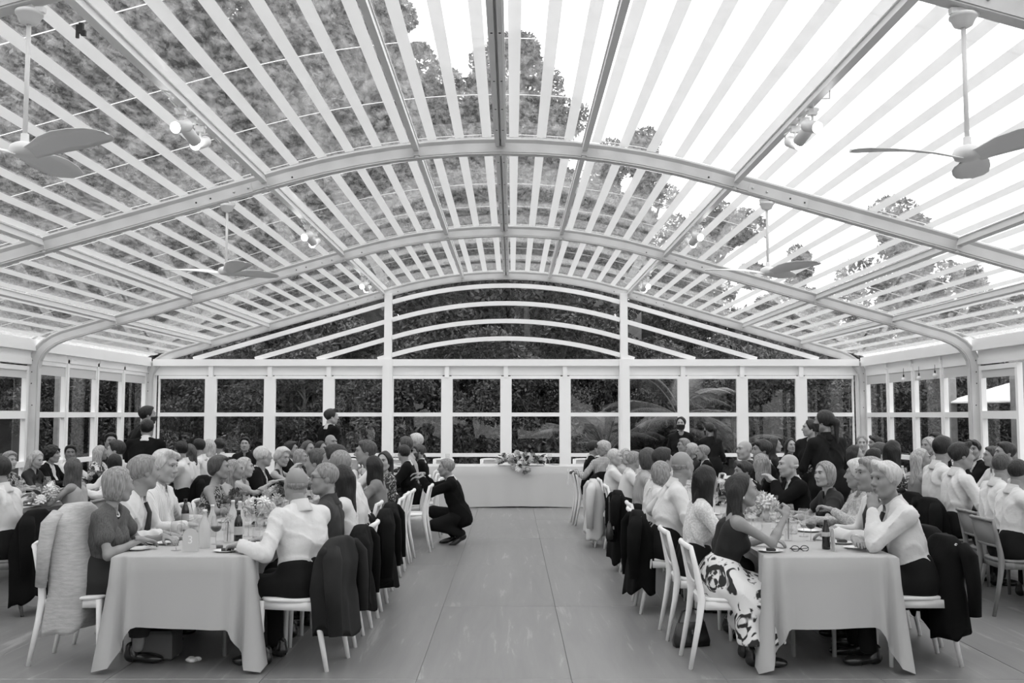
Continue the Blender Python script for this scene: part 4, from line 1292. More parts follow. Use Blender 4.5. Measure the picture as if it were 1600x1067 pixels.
    # ---- lower garment and shoes
    if legs:
        bm = CLOTHM[bottom]
        if bottom.startswith('skirt'):
            g = po.legs(1.15) + [(a, b, r + .018, r2 + .015) for a, b, r, r2 in (po.torso()[0], po.torso()[len(po.torso()) // 2])]
            if po.mode == 'sit':
                g += [((po.knee[1] + po.knee[-1]) / 2 + (0, -.02, -.02), (po.ank[1] + po.ank[-1]) / 2 + (0, -.05, .22), .09, .12), ((po.hip[1] + po.hip[-1]) / 2, (po.knee[1] + po.knee[-1]) / 2, .11, .08)]
            if 'flowing' in extras: g += [(po.hip[1] + (.09, .08, 0), po.knee[1] + (.07, -.05, -.05), .05, .06), (po.hip[1] + (.12, .10, -.05), po.knee[1] + (.11, -.10, -.36), .035, .085), (po.knee[1] + (.05, .02, -.04), po.knee[1] + (.06, .04, -.40), .05, .10)]
            f = field_of(g, .0165 if lod else .013, .012, .08, fold=.006, seed=seed + 5); f.clip(.17 - f.grid()[2]); V, Q = f.mesh()
            put('skirt', np_mesh('skirt', [(V, Q, 0)], [bm]), root)
        else:
            g = po.legs() + [(po.hip[1], po.hip[-1], .10 * po.sc, .10 * po.sc)] + [(a, b, r + .018, r2 + .015) for a, b, r, r2 in (po.torso()[0], po.torso()[len(po.torso()) // 2])]
            f = field_of(g, .0165 if lod == 0 else .021, .012, .04, fold=.003, seed=seed + 5); f.clip(.075 - f.grid()[2]); V, Q = f.mesh()
            put('trousers', np_mesh('trousers', [(V, Q, 0)], [bm]), root)
        if po.mode != 'squat':
            for k in (1, -1): put('shoe', SHOE_ME, root, loc=tuple(po.ank[k] * (1, 1, 0)), rot=(0, 0, -.12 * k))
        else:
            for k, rx in ((1, -.25), (-1, -.55)): put('shoe', SHOE_ME, root, loc=(po.ank[k][0], po.ank[k][1], .02 if k == 1 else .045), rot=(rx, 0, 0))
    # ---- hair and accessories share the head's frame
    M = Matrix.Translation(Vector(po.H)) @ Matrix([list(r) for r in po.HR]).to_4x4() @ Matrix.Scale(po.sc * (.97 if po.fem else 1.0), 4)
    def on_head(name, me, m=None):
        o = put(name, me, root, mats=[m] if m else None); o.matrix_basis = M; return o
    if hair: on_head('hair', hair_mesh(hair[0]), HAIRM[hair[1]])
    if 'glasses' in extras: on_head('eyeglasses', GLASSES)
    if 'mask' in extras: on_head('face_mask', MASK_ME)
    if 'beard' in extras: on_head('beard', BEARD_ME, HAIRM[hair[1] if hair else 'grey'])
    if 'moustache' in extras: on_head('moustache', MOUST_ME, HAIRM[hair[1]])
    if 'earring' in extras:
        on_head('earring', np_mesh('earring', [small_ball((.086, -.01, -.05), (.007, .007, .012)) + (0,), small_ball((-.086, -.01, -.05), (.007, .007, .012)) + (0,)], [mat('pearl', .8, .2)]))
    if 'necklace' in extras:
        pts = [po.up(.062 * math.cos(a), -.012 + .066 * math.sin(a), .515 - .05 * max(0, math.sin(a))) for a in np.linspace(0, 2 * math.pi, 21)]
        MB().tube([tuple(p) for p in pts], .006, 6, cap=False).build('necklace', mat('pearl', .8, .2), root, smooth=True)
    return root
def face_hair(beard):
    if beard:
        f = head_field(.008, False); f.F -= .004
        X, Y, Z = f.grid(); f.clip(Z + .052 - .55 * np.abs(X)); f.clip(.0 - Y); f.clip(-.125 - Z); f.ell((0, .1, -.062), (.020, .03, .008), .004, sub=True)
    else:
        f = Field((-.09, -.02, -.14), (.09, .14, .02), .008)
        f.cap((-.022, .092, -.050), (0, .102, -.044), .004, .007, .006).cap((.022, .092, -.050), (0, .102, -.044), .004, .007, .006)
    V, Q = f.mesh(); return np_mesh('beard', [(V, Q, 0)], [HAIRM['grey']])
BEARD_ME = face_hair(True); MOUST_ME = face_hair(False)
# ---------------------------------------------------------------- guests in their rows
ROWS = {'A': (-1.37, 90), 'B': (-2.97, -90), 'C': (-4.5, 90), 'D': (-6.1, -90), 'E': (1.38, -90), 'F': (2.87, 90), 'G': (4.4, -90), 'H': (6.02, 90)}
CHAIR_N = {'A': 'aisle side of the left table', 'B': 'outer side of the left table', 'C': 'inner side of the far left table', 'D': 'window side of the far left table',
           'E': 'aisle side of the right table', 'F': 'outer side of the right table', 'G': 'inner side of the far right table', 'H': 'window side of the far right table'}
SEED = [0]
def fit(px, py, row, D, yaw, lean, po_kw):
    """scale the figure and set it down so that its head lies on the pixel's ray"""
    r = ray(px, py); sc = po_kw.pop('sc', 1.0); fixed = 'fixsc' in po_kw; po_kw.pop('fixsc', 0)
    for _ in range(6):
        po = Pose(sc=sc, lean=lean, **po_kw)
        c, s = math.cos(yaw), math.sin(yaw)
        ox, oy = c * po.H[0] - s * po.H[1], s * po.H[0] + c * po.H[1]
        if D is None: t = (ROWS[row][0] + ox) / r[0]
        else: t = D / r[1]
        X, Y, Z = r[0] * t, r[1] * t, CAMH + r[2] * t
        if not fixed: sc = min(1.08, max(.84, sc * (1 + .8 * (Z - po.H[2]) / (po.H[2] - (.46 if po.mode == 'sit' else 0)))))
    return (X - ox, Y - oy), po
PLACED = []; B1 = None
def guest(px, py, row, who, lean=8, D=None, yaw=None, hair=('short', 'dark'), skin_='mid', top='white_shirt', bottom='trousers', lod=1, extras=(), fem=False, hyaw=0, hpitch=0, hroll=0,
          armL='table', armR='table', plump=1.0, twist=0, mode='sit', chair_=True, coat=None, legs=None, square=None, side=0, sc=1.0, thigh=.40, drop=.01):
    SEED[0] += 1
    a = math.radians(ROWS[row][1] if yaw is None else yaw)
    (x, y), po = fit(px, py, row, D, a, lean, dict(fem=fem, hyaw=hyaw, hpitch=hpitch, hroll=hroll, armL=armL, armR=armR, plump=plump, twist=twist, mode=mode, side=side, sc=sc, thigh=thigh, drop=drop))
    if legs is None: legs = True
    PLACED.append((row, round(x, 2), round(y, 2), round(po.sc, 2), round(po.H[2], 2), who[:40]))
    o = person((x, y, 0), a, who, po, hair, skin_, top, bottom, lod, extras, None, SEED[0], legs)
    if mode == 'sit' and chair_:
        sq = (row in 'CDGH') if square is None else square
        cx, cy = x + .055 * -math.sin(a), y + .055 * math.cos(a)
        chair(cx, cy, a, '%s chair of the %s' % ('wooden' if sq else 'white cane', who), 'chairs on the ' + CHAIR_N[row] if row else None, sq)
        if coat:
            m, name, lab, kw = coat
            drape(name, cx, cy, a, m, lab, kw.pop('cat', 'jacket'), seed=SEED[0], **kw)
    return o, po
def jk(m, lab, name='suit_jacket', **kw): return (m, name, lab, kw)
UP = lambda w, d=None, hand='relax', pole=(.7, -.5, -.8): dict(w=w, hand=hand, pole=pole, **({'d': d} if d else {}))

# ---- left table, aisle side
guest(462, 756, 'A', 'bald man in white shirt at the near left table end', lean=12, D=6.95, yaw=78, thigh=.33, twist=-28, hair=('rim', 'grey'), lod=0, plump=1.13, hyaw=-50, coat=jk(SUITC, 'dark charcoal jacket hanging over the nearest aisle chair', bottom=.24, w=.25))
guest(506, 748, 'A', 'man with glasses in dark shirt beside the bald man', lean=3, D=7.5, hair=('fine', 'grey'), lod=0, top='dark_shirt', hyaw=22, extras=('glasses',), armL='lap', coat=jk(SUITB, 'black jacket behind the man in the dark shirt', bottom=.26))
guest(533, 748, 'A', 'woman with long black hair half hidden behind the glasses man', lean=4, D=8.15, hair=('long', 'black'), fem=True, top='white_shirt', hyaw=-30, lod=0, extras=('collarless',))
guest(530, 726, 'A', 'grey cropped man in white shirt, fourth along the aisle', lean=15, D=8.8, hair=('fine', 'grey'), lod=0, hyaw=-35, plump=1.08, coat=jk(SUITB, 'black jacket hanging low over the fourth aisle chair', bottom=.22))
guest(523, 709, 'A', 'dark haired man in white shirt leaning over the left table', lean=25, hair=('short', 'dark'), hyaw=-20, coat=jk(SUITB, 'black jacket on the chair of the leaning dark haired man', bottom=.3))
guest(495, 719, 'A', 'brown haired guest bending far over the left table', D=10.0, lean=36, hair=('short', 'brown'), top='grey_top', hyaw=-10)
guest(583, 728, 'A', 'woman with long black hair in grey top, seen from behind', D=10.6, lean=8, hair=('long', 'black'), fem=True, top='grey_top', hyaw=-50, extras=('collarless',))
guest(600, 721, 'A', 'dark haired woman in speckled dress looking at the camera', D=11.15, lean=2, hair=('half', 'dark'), fem=True, top='floral_dark', skin_='pale', extras=('short_sleeve',), twist=25, hyaw=75, bottom='skirt_dark', armL='lap')
guest(571, 705, 'A', 'brown haired man with a hand at his face', lean=28, hair=('short', 'brown'), top='white_shirt', hyaw=12, armL='chin')
guest(631, 708, 'A', 'dark haired man in black suit, back turned to the aisle', lean=10, hair=('short', 'dark'), top='suit', hyaw=-55)
guest(634, 696, 'A', 'short haired guest behind the black suited back', lean=8, hair=('short', 'brown'), top='light_top', D=14.3, hyaw=-40)
guest(654, 706, 'A', 'bearded man in black suit looking across the left table', lean=6, hair=('swept', 'brown'), top='suit', hyaw=10, extras=('beard',), D=14.9)
guest(650, 690, 'A', 'white haired man at the far end of the left table', lean=6, hair=('short', 'white'), top='charcoal', hyaw=-20, D=15.6)
# ---- left table, outer side
B1, _ = guest(186, 757, 'B', 'woman with pale bob and pearl necklace at near left', D=7.0, lean=12, hair=('bob', 'fair'), lod=0, fem=True, top='stripe_dark', hyaw=42, hpitch=-6, extras=('short_sleeve', 'necklace'), bottom='skirt_dark', armR=UP((.10, .34, .82), (-.7, .6, -.2)), chair_=False)
guest(225, 738, 'B', 'grey haired man in white shirt and patterned tie', D=7.6, lean=15, hair=('short', 'grey'), lod=0, hyaw=45, extras=('tie',), plump=1.08)
guest(257, 728, 'B', 'white haired man in striped shirt with open mouth', lean=10, hair=('swept', 'white'), lod=0, skin_='pale', top='stripe_shirt', hyaw=-14, hpitch=-8, plump=1.1)
guest(343, 731, 'B', 'woman with short brown hair in patterned halter dress', lean=12, hair=('pixie', 'brown'), fem=True, lod=0, top='floral_dark', extras=('sleeveless', 'halter'), bottom='skirt_dark', hyaw=4)
guest(366, 742, 'B', 'fair haired woman partly hidden by dark table flowers', lean=14, hair=('half', 'fair'), fem=True, top='light_top', extras=('short_sleeve',), hyaw=15)
guest(383, 734, 'B', 'blond woman gesturing with an open hand', D=10.75, lean=14, hair=('bob', 'blond'), fem=True, skin_='pale', top='light_top', extras=('short_sleeve',), armR=UP((.10, .46, .96), (-.3, 1, .25), 'flat'), armL='lap')
guest(411, 713, 'B', 'grey haired man in dark suit facing along the left table', lean=8, hair=('fine', 'white'), top='suit', hyaw=35)
guest(441, 714, 'B', 'woman with short grey hair and glasses, bare arms', lean=14, hair=('pixie', 'white'), fem=True, skin_='pale', top='dark_top', extras=('sleeveless', 'glasses'), hyaw=-28, hpitch=-12, armL='hold', armR='hold')
guest(470, 716, 'B', 'woman with straight fair bob looking right', D=13.1, lean=10, hair=('bob', 'fair'), fem=True, top='light_top', extras=('collarless',), hyaw=-12)
guest(482, 702, 'B', 'brown haired woman near the far end of the left table', D=13.85, lean=6, hair=('half', 'brown'), fem=True, top='dark_top', extras=('collarless',), hyaw=-35)
guest(455, 702, 'B', 'dark haired guest peeking over the grey haired woman', D=14.5, lean=4, hair=('short', 'dark'), top='suit')
guest(502, 701, 'B', 'dark haired woman at the far left table corner', D=15.1, lean=8, hair=('bun', 'dark'), fem=True, top='dark_top', extras=('sleeveless',), hyaw=-30)
guest(517, 691, 'B', 'balding man seated below the standing suited man', lean=4, D=15.7, hair=('rim', 'grey'), top='suit', hyaw=-40)
# ---- right table, aisle side
guest(1161, 766, 'E', 'woman in black lace top and leaf print skirt', lean=17, D=6.88, thigh=.30, drop=.06, hair=('half', 'dark'), fem=True, lod=0, top='dark_top', extras=('sleeveless', 'earring', 'flowing'), bottom='skirt_print', hyaw=-4, skin_='mid', armR=UP((.02, .46, .98), (-.5, .3, .8), 'fist', (.2, .6, -1)), armL='table')
guest(1104, 751, 'E', 'woman with black wavy hair in white ruffled blouse', lean=10, hair=('half', 'black'), fem=True, lod=0, top='ruffle', hyaw=40, extras=('collarless',), plump=1.08)
guest(1066, 727, 'E', 'large bald man in white shirt seen from behind', D=8.7, lean=14, hair=('rim', 'grey'), lod=0, plump=1.25, hyaw=38, extras=('rolled',), armL=UP((.30, .20, .78)), coat=jk(SUITB, 'black jacket behind the large bald man', bottom=.17, w=.25))
guest(1036, 719, 'E', 'dark haired man beyond the large bald man', lean=10, hair=('short', 'dark'), lod=0, top='white_shirt', hyaw=30)
guest(1034, 739, 'E', 'fair haired woman tucked behind the large bald back', D=9.3, lean=6, hair=('bob', 'fair'), fem=True, top='pale_shirt', hyaw=35)
guest(1014, 717, 'E', 'brown haired woman in fine checked jacket', lean=10, hair=('bob', 'brown'), fem=True, top='tweed', hyaw=30, extras=('collarless',), coat=jk(SUITB, 'black coat over the chair of the checked jacket woman', name='coat', cat='coat', bottom=.12, w=.24))
guest(990, 722, 'E', 'guest in pale shirt beside the checked jacket', lean=12, hair=('short', 'fair'), top='pale_shirt', hyaw=35)
guest(961, 714, 'E', 'white haired older man in white shirt turned to the camera', lean=4, hair=('fine', 'white'), top='white_shirt', skin_='pale', hyaw=-25, plump=1.1, D=12.9, coat=jk(CREAMC, 'cream coat hanging over an aisle chair', name='coat', cat='coat', bottom=.12))
guest(978, 722, 'E', 'blond woman peering past the white haired man', lean=14, hair=('half', 'blond'), fem=True, skin_='pale', top='light_top', hyaw=-75, D=13.6, extras=('collarless',))
guest(943, 701, 'E', 'blond woman in bold checked jacket, arm on a chair back', lean=2, yaw=10, D=14.9, hair=('pixie', 'blond'), fem=True, top='check', hyaw=75, hpitch=-12, extras=('collarless',), armL=UP((.40, .18, .84), (.4, .8, -.2), 'relax', (.6, 0, -.6)), coat=jk(SUITB, 'long black coat by the bold checked jacket', name='coat', cat='coat', bottom=.1))
guest(928, 700, 'E', 'dark haired guest behind the bold checked jacket', lean=6, D=15.4, hair=('short', 'dark'), top='suit', hyaw=20)
# ---- right table, outer side
guest(1383, 750, 'F', 'white haired man in white shirt, hand at his mouth', lean=15, D=6.95, hair=('swept', 'white'), lod=0, hyaw=24, extras=('tie',), armL='chin', armR='fold', plump=1.08, coat=jk(SUITB, 'black jacket over the nearest chair on the right', bottom=.2, w=.25))
guest(1359, 741, 'F', 'man in white shirt and tie behind the white haired man', lean=16, hair=('short', 'fair'), lod=0, hyaw=10, extras=('tie',), armL=UP((.10, .50, .80), (-.4, .9, -.1)), coat=jk(SUITB, 'black jacket on the second chair of the right outer row', bottom=.22))
guest(1341, 741, 'F', 'woman with short white hair, pale lace jacket and earrings', lean=6, hair=('pixie', 'white'), fem=True, lod=0, top='lace', hyaw=-24, extras=('collarless', 'earring'), armL='glass', D=8.15, coat=jk(SUITB, 'black jacket on the third chair of the right outer row', bottom=.25))
guest(1288, 741, 'F', 'woman with fair bob in dark short sleeved blouse', lean=10, hair=('bob', 'fair'), fem=True, lod=0, skin_='pale', top='dark_top', hyaw=28, extras=('short_sleeve',))
guest(1232, 727, 'F', 'old bald man in dark suit with clasped hands', lean=12, hair=('rim', 'white'), lod=0, skin_='pale', top='suit', hyaw=4, armL='hold', armR='hold')
guest(1161, 737, 'F', 'dark haired man in suit bending towards the table flowers', D=10.5, lean=30, hair=('swept', 'dark'), top='suit', hyaw=14, hpitch=-4, extras=('closed',))
guest(1188, 724, 'F', 'woman with long light brown hair turned away', lean=8, hair=('longback', 'fair'), fem=True, top='dark_top', hyaw=-60, extras=('collarless',))
guest(1190, 704, 'F', 'dark haired man in suit in profile, far right row', lean=4, hair=('swept', 'dark'), top='suit', hyaw=4, D=11.9)
guest(1163, 703, 'F', 'large smiling man with thinning hair in dark suit', lean=4, hair=('rim', 'fair'), top='charcoal', hyaw=24, D=12.6, plump=1.15, skin_='pale')
guest(1098, 708, 'F', 'grey haired man in dark suit facing left', lean=6, hair=('short', 'grey'), top='suit', hyaw=-4)
guest(1081, 704, 'F', 'woman with short white blond hair, far end of right table', lean=6, hair=('pixie', 'blond'), fem=True, top='dark_top', hyaw=-35, extras=('collarless',))
guest(1068, 696, 'F', 'grey haired man with glasses at the right table end', lean=6, hair=('short', 'grey'), top='light_top', hyaw=10, extras=('glasses',))
# ---- far right table
guest(1592, 738, 'G', 'man in white shirt at the right picture edge', D=8.6, lean=10, hair=('crew', 'dark'), lod=0, hyaw=30)
guest(1566, 728, 'G', 'man with shaved neck in white shirt, back to camera', lean=10, hair=('crew', 'brown'), lod=0, hyaw=40)
guest(1503, 712, 'G', 'man with dark hair and moustache in white shirt', lean=8, hair=('swept', 'dark'), lod=0, hyaw=-4, extras=('moustache',), coat=jk(SUITB, 'black jacket behind the man with the moustache', bottom=.25))
guest(1473, 700, 'G', 'man with cropped dark hair in white shirt, turned away', lean=8, hair=('short', 'black'), lod=0, hyaw=45, D=10.75, coat=jk(SUITB, 'black jacket behind the man with cropped dark hair', bottom=.25))
guest(1441, 717, 'G', 'woman with long blond hair and bare shoulders', D=11.25, lean=6, hair=('long', 'blond'), fem=True, top='grey_top', hyaw=-30, extras=('sleeveless', 'halter'))
guest(1396, 704, 'G', 'woman with long black hair, inner row of far right table', lean=6, hair=('long', 'black'), fem=True, top='floral_dark', hyaw=40, extras=('collarless',), D=12.2)
guest(1375, 706, 'G', 'brown haired man left of the long black hair', lean=8, hair=('short', 'brown'), top='white_shirt', hyaw=20, D=12.8)
guest(1366, 716, 'G', 'black haired guest low in front of the brown haired man', D=11.75, lean=12, hair=('short', 'black'), top='black_shirt', hyaw=30)
guest(1337, 709, 'G', 'dark haired woman smiling in profile to the right', lean=10, hair=('long', 'dark'), fem=True, skin_='pale', top='dark_top', hyaw=-12, D=13.3, extras=('sleeveless',))
guest(1211, 696, 'G', 'dark haired woman beside the standing waitresses', lean=6, hair=('long', 'dark'), fem=True, top='dark_top', hyaw=-10, D=15.4, extras=('collarless',))
guest(1570, 708, 'H', 'dark haired guest by the right glazed door', lean=8, hair=('short', 'dark'), top='white_shirt', D=11.4)
guest(1550, 713, 'H', 'brown haired man facing left by the right door', lean=12, hair=('short', 'brown'), top='white_shirt', D=12.0)
guest(1521, 703, 'H', 'man in dark suit facing the camera by the right wall', lean=8, hair=('swept', 'dark'), top='suit', hyaw=50, extras=('tie',), armL='hold')
guest(1450, 697, 'H', 'blond woman half hidden behind the cropped haired man', D=14.1, lean=8, hair=('half', 'blond'), fem=True, top='light_top', hyaw=30, extras=('collarless',))
guest(1462, 690, 'H', 'dark haired man beside the half hidden blond woman', D=14.75, lean=6, hair=('short', 'dark'), top='suit', hyaw=20)
guest(1367, 693, 'H', 'dark haired man at the far end by the right wall', lean=6, hair=('swept', 'dark'), top='suit', hyaw=10)
guest(1347, 693, 'H', 'fair haired woman looking at the camera, far right corner', lean=6, hair=('bun', 'fair'), fem=True, skin_='pale', top='floral_dark', hyaw=70, D=15.6, extras=('sleeveless',))
guest(1236, 696, 'G', 'woman looking at the camera left of the tall waitress', D=16.1, lean=4, hair=('long', 'dark'), fem=True, skin_='pale', top='dark_top', hyaw=-85, extras=('collarless',))
# ---- far left table
guest(-4, 735, 'C', 'person in white shirt cut by the left picture edge', lean=10, hair=('short', 'dark'), lod=0, coat=jk(SUITB, 'long black coat over the chair at the left edge', name='coat', cat='coat', bottom=.12, w=.27, top=.86), D=8.6)
guest(114, 731, 'C', 'woman with long ombre hair in light tank top', lean=6, hair=('longback', 'brown'), fem=True, lod=0, top='light_top', extras=('sleeveless',), hyaw=-60, bottom='skirt_dark')
guest(178, 733, 'C', 'person with smooth black bob and white shirt', lean=14, hair=('bob', 'black'), fem=True, top='white_shirt', hyaw=-50)
guest(181, 704, 'C', 'dark haired man talking across the far left table', lean=2, hair=('short', 'dark'), skin_='pale', top='white_shirt', hyaw=5, D=12.3)
guest(283, 703, 'C', 'black haired guest in white shirt and black waistcoat', lean=6, hair=('short', 'black'), top='white_shirt', hyaw=-40, coat=jk(SUITB, 'black jacket on the chair of the black haired guest', bottom=.3), D=13.7)
guest(296, 706, 'C', 'brown haired woman next to the black waistcoat', lean=6, hair=('half', 'brown'), fem=True, top='white_shirt', hyaw=-50, D=14.2)
guest(311, 698, 'C', 'dark haired man in white shirt with black collar', D=14.75, lean=4, hair=('short', 'black'), top='white_shirt', hyaw=-50)
guest(326, 698, 'C', 'woman with streaked blond hair at far left', D=15.3, lean=6, hair=('long', 'blond'), fem=True, top='light_top', hyaw=-50)
guest(342, 696, 'C', 'woman with dark pinned up hair at far left', D=15.85, lean=6, hair=('bun', 'dark'), fem=True, top='white_shirt', hyaw=-40)
guest(15, 720, 'D', 'smiling blond woman at the far left edge', lean=6, hair=('pixie', 'fair'), fem=True, skin_='pale', top='floral_dark', extras=('short_sleeve',), hyaw=-25)
guest(57, 722, 'D', 'blond woman looking down at the far left table', lean=12, hair=('long', 'blond'), fem=True, skin_='pale', top='dark_top', extras=('collarless',), hyaw=-20, hpitch=-18)
guest(82, 710, 'D', 'person with black curly hair in white collared shirt', lean=8, hair=('curly', 'black'), fem=True, top='suit', skin_='mid', hyaw=0)
guest(110, 708, 'D', 'young man in white shirt facing the camera', lean=2, hair=('short', 'black'), skin_='tan', top='white_shirt', hyaw=-65)
guest(158, 708, 'D', 'blond long haired woman by the left wall', lean=8, hair=('long', 'blond'), fem=True, top='floral_light', hyaw=30)
guest(173, 690, 'D', 'dark haired guest below the masked waiter', lean=12, hair=('short', 'black'), top='black_shirt', hyaw=-60, D=15.2)
guest(383, 694, '', 'young man in black shirt facing the camera, back left', lean=2, yaw=175, D=16.7, hair=('short', 'black'), skin_='pale', top='black_shirt', square=True, hyaw=12, armL='lap', armR='lap')
# ---- standing staff and the crouching man
def stand(px, py, D, yaw, who, **k):
    return guest(px, py, '', who, yaw=yaw, D=D, mode='stand', **k)
stand(231, 649, 14.4, -60, 'masked waiter in black leaning over the far left table', lean=22, hair=('short', 'black'), top='black_shirt', extras=('mask', 'collarless'), armL='carry', armR='carry')
stand(230, 670, 13.0, 8, 'man in black suit stooping, back to the camera', lean=24, hair=('short', 'black'), top='suit', extras=('closed',), armL='carry', armR='carry', plump=1.05)
stand(518, 651, 16.7, -50, 'standing man in black suit with white collar', lean=2, hair=('swept', 'dark'), skin_='pale', top='suit', armL='down', armR='down', hyaw=-15)
stand(1064, 662, 17.2, 172, 'masked waitress in black facing the camera', lean=2, fem=True, hair=('bun', 'black'), skin_='pale', top='black_shirt', extras=('mask', 'collarless'), armL='down', armR='down', hyaw=-10)
stand(1108, 671, 16.9, 10, 'waitress in black with long ponytail', lean=6, fem=True, hair=('pony', 'dark'), top='black_shirt', extras=('mask', 'collarless', 'rolled'), armL='carry', armR='down', hyaw=30)
stand(1265, 669, 13.6, 150, 'dark haired waitress half hidden behind her colleague', lean=4, fem=True, hair=('bun', 'dark'), skin_='pale', top='black_shirt', extras=('collarless',), armL='carry', armR='down', hyaw=-60)
stand(1287, 659, 10.7, 14, 'tall waitress in black shirt with long dark ponytail', lean=6, fem=True, hair=('pony', 'dark'), lod=0, top='black_shirt', extras=('mask',), armL='carry', armR='carry', hyaw=35, plump=1.1)
stand(1640, 655, 6.3, 60, 'person in black standing at the right picture edge', lean=3, fem=True, hair=('long', 'black'), lod=0, top='dark_top', extras=('collarless',), armL='down', armR='down', bottom='skirt_dark', sc=1.0)
sq_y = at_z(700, 850, 0).y
guest(697, 731, '', 'crouching man in black suit beside the aisle chairs', yaw=90, D=sq_y, mode='squat', lean=18, hair=('short', 'grey'), top='suit', lod=0, extras=('bow',), hyaw=0, chair_=False,
      armL=UP((.10, .50, .86), (-.1, 1, 0), 'relax', (.3, -.2, -1)), armR=UP((.10, .52, .90), (0, 1, 0), 'relax', (.3, -.2, -1)))
# knitted coat over the near left chair, empty aisle chairs
B1X, B1Y = B1.location.x, B1.location.y
chair(B1X - .06, B1Y - .04, -math.pi / 2, 'white cane chair under the grey knitted coat, near left', 'chairs on the outer side of the left table')
# ---------------------------------------------------------------- ceiling fans
FANM = mat('white_fan_plastic', .74, .4)
def blade_mesh():
    st = [(.05, .05, -.02), (.12, .06, -.012), (.22, .085, .0), (.36, .105, .006), (.50, .108, .008), (.62, .095, .008), (.67, .065, .008), (.69, .02, .008)]
    V = []
    for r, w, z in st:
        tw = -.40 * (1 - r / .9)
        for dz in (.007, -.007):
            for q in (-1, -.5, 0, .5, 1): V.append((r, q * w, z + q * w * tw + dz * (1 - .7 * abs(q)) + .01 * math.sin(r * 4)))
    F = []
    n = 10
    for i in range(len(st) - 1):
        for j in range(4):
            F.append((i * n + j, (i + 1) * n + j, (i + 1) * n + j + 1, i * n + j + 1))
            F.append((i * n + 5 + j, i * n + 6 + j, (i + 1) * n + 6 + j, (i + 1) * n + 5 + j))
        F.append((i * n, i * n + 5, (i + 1) * n + 5, (i + 1) * n)); F.append((i * n + 4, (i + 1) * n + 4, (i + 1) * n + 9, i * n + 9))
    e = (len(st) - 1) * n
    F.append(tuple(e + j for j in range(5)) + tuple(e + 9 - j for j in range(5)))
    return MB().add(V, F).mesh('blade', FANM, True)
BLADE = blade_mesh()
canopy_me = MB().lathe([(.001, 0), (.07, 0), (.078, -.012), (.078, -.025), (.07, -.03), (.052, -.07), (.03, -.082), (.001, -.082)], 20).mesh('canopy', FANM, True)
hub_me = MB().lathe([(.001, .10), (.022, .10), (.024, .055), (.05, .045), (.075, .03), (.085, 0), (.07, -.03), (.03, -.042), (.001, -.044)], 20).mesh('motor_hub', FANM, True)
brk2_me = MB().box(-.075, .02, -.02, .02, .0, .035).box(.04, .09, -.02, .02, -.01, .02).mesh('mounting_bracket', WHITE)
def fan(x, y, zt, zh, angs, label):
    o = empty('ceiling_fan', (x, y, zh), 0, label=label, category='fan', group='white three-blade ceiling fans')
    put('canopy', canopy_me, o, loc=(0, 0, zt - zh)); put('mounting_bracket', brk2_me, o, loc=(0, 0, zt - zh))
    MB().tube([(0, 0, .09), (0, 0, zt - zh - .07)], .0135, 10).build('down_rod', FANM, o, smooth=True)
    put('motor_hub', hub_me, o)
    for a in angs: put('blade', BLADE, o, rot=(0, 0, math.radians(a)))
for px, pyc, pyh, D, angs, lab in ((38, 62, 236, 5.66, (-28, 92, 212), 'white ceiling fan in the upper left corner'), (1512, 66, 241, 5.66, (183, 303, 63), 'white ceiling fan in the upper right corner'),
                                   (353, 326, 424, 10.66, (182, 302, 52), 'smaller white ceiling fan left of the second arch'), (1200, 319, 424, 10.66, (182, 302, 55), 'smaller white ceiling fan right of the second arch')):
    p = at_y(px, pyh, D); x = p.x
    zt = prof(x - XC) - .03
    fan(x, D, zt, p.z, angs, lab)
# ---------------------------------------------------------------- spotlights on the purlins
LAMP = mat('lit_lamp_face', 1.0, .4, emit=6.0)
SPOTM = mat('white_spot_housing', .72, .35)
barrel_me = MB().lathe([(.001, -.11), (.046, -.11), (.05, -.105), (.05, .085), (.047, .085), (.047, .07)], 18, cap=False).mesh('barrel', SPOTM, True)
lens_me = MB().lathe([(.001, .071), (.046, .071)], 18).mesh('lamp_face', LAMP)
yoke_me = MB().box(-.035, .035, -.03, .03, -.055, 0).tube([(0, 0, -.05), (0, 0, -.11)], .011, 8).box(-.05, .05, -.02, .02, -.02, .0).mesh('mount', SPOTM)
def spot(x, y, z, rx, ry, label, group):
    o = empty('spotlight', (x, y, z), 0, label=label, category='spotlight', group=group)
    put('mount', yoke_me, o)
    b = put('barrel', barrel_me, o, loc=(0, 0, -.15), rot=(rx, ry, 0)); put('lamp_face', lens_me, b)
for Y in (5.6, 10.6, 15.6):
    for s in (-1, 1):
        x = XC + s * 2.57; z = prof(2.57) + .07
        where = '%s side, %s bay' % ('left' if s < 0 else 'right', {5.6: 'nearest', 10.6: 'middle', 15.6: 'rear'}[Y])
        for k, (dy, rx, ry) in enumerate(((2.35, 2.0, -s * .55), (2.6, -2.1, s * .5), (2.85, 2.05, -s * .5))):
            spot(x, Y + dy, z, rx, ry, 'lit white spotlight on the roof rail, %s' % where, 'spotlights ' + where)
        # cable and clamp along the rail
        MB().tube([(x + .05 * math.sin(q * 2.1), Y + 1.9 + q * .14, z + .03 * math.sin(q * 3.7)) for q in range(11)], .006, 6).build('lighting_cable', WHITE, label='white cable looped along the spotlight rail, %s' % where, category='cable', group='cables of the spotlights')
MB().box(-.012, .012, -.012, .012, -.03, .03).box(0, .028, -.01, .01, -.045, -.015).box(-.03, -.012, -.006, .006, -.06, .02).build('clamp', BLACK, loc=tuple(at_y(127, 44, 5.72)), label='small black clamp on the nearest left arch', category='clamp')
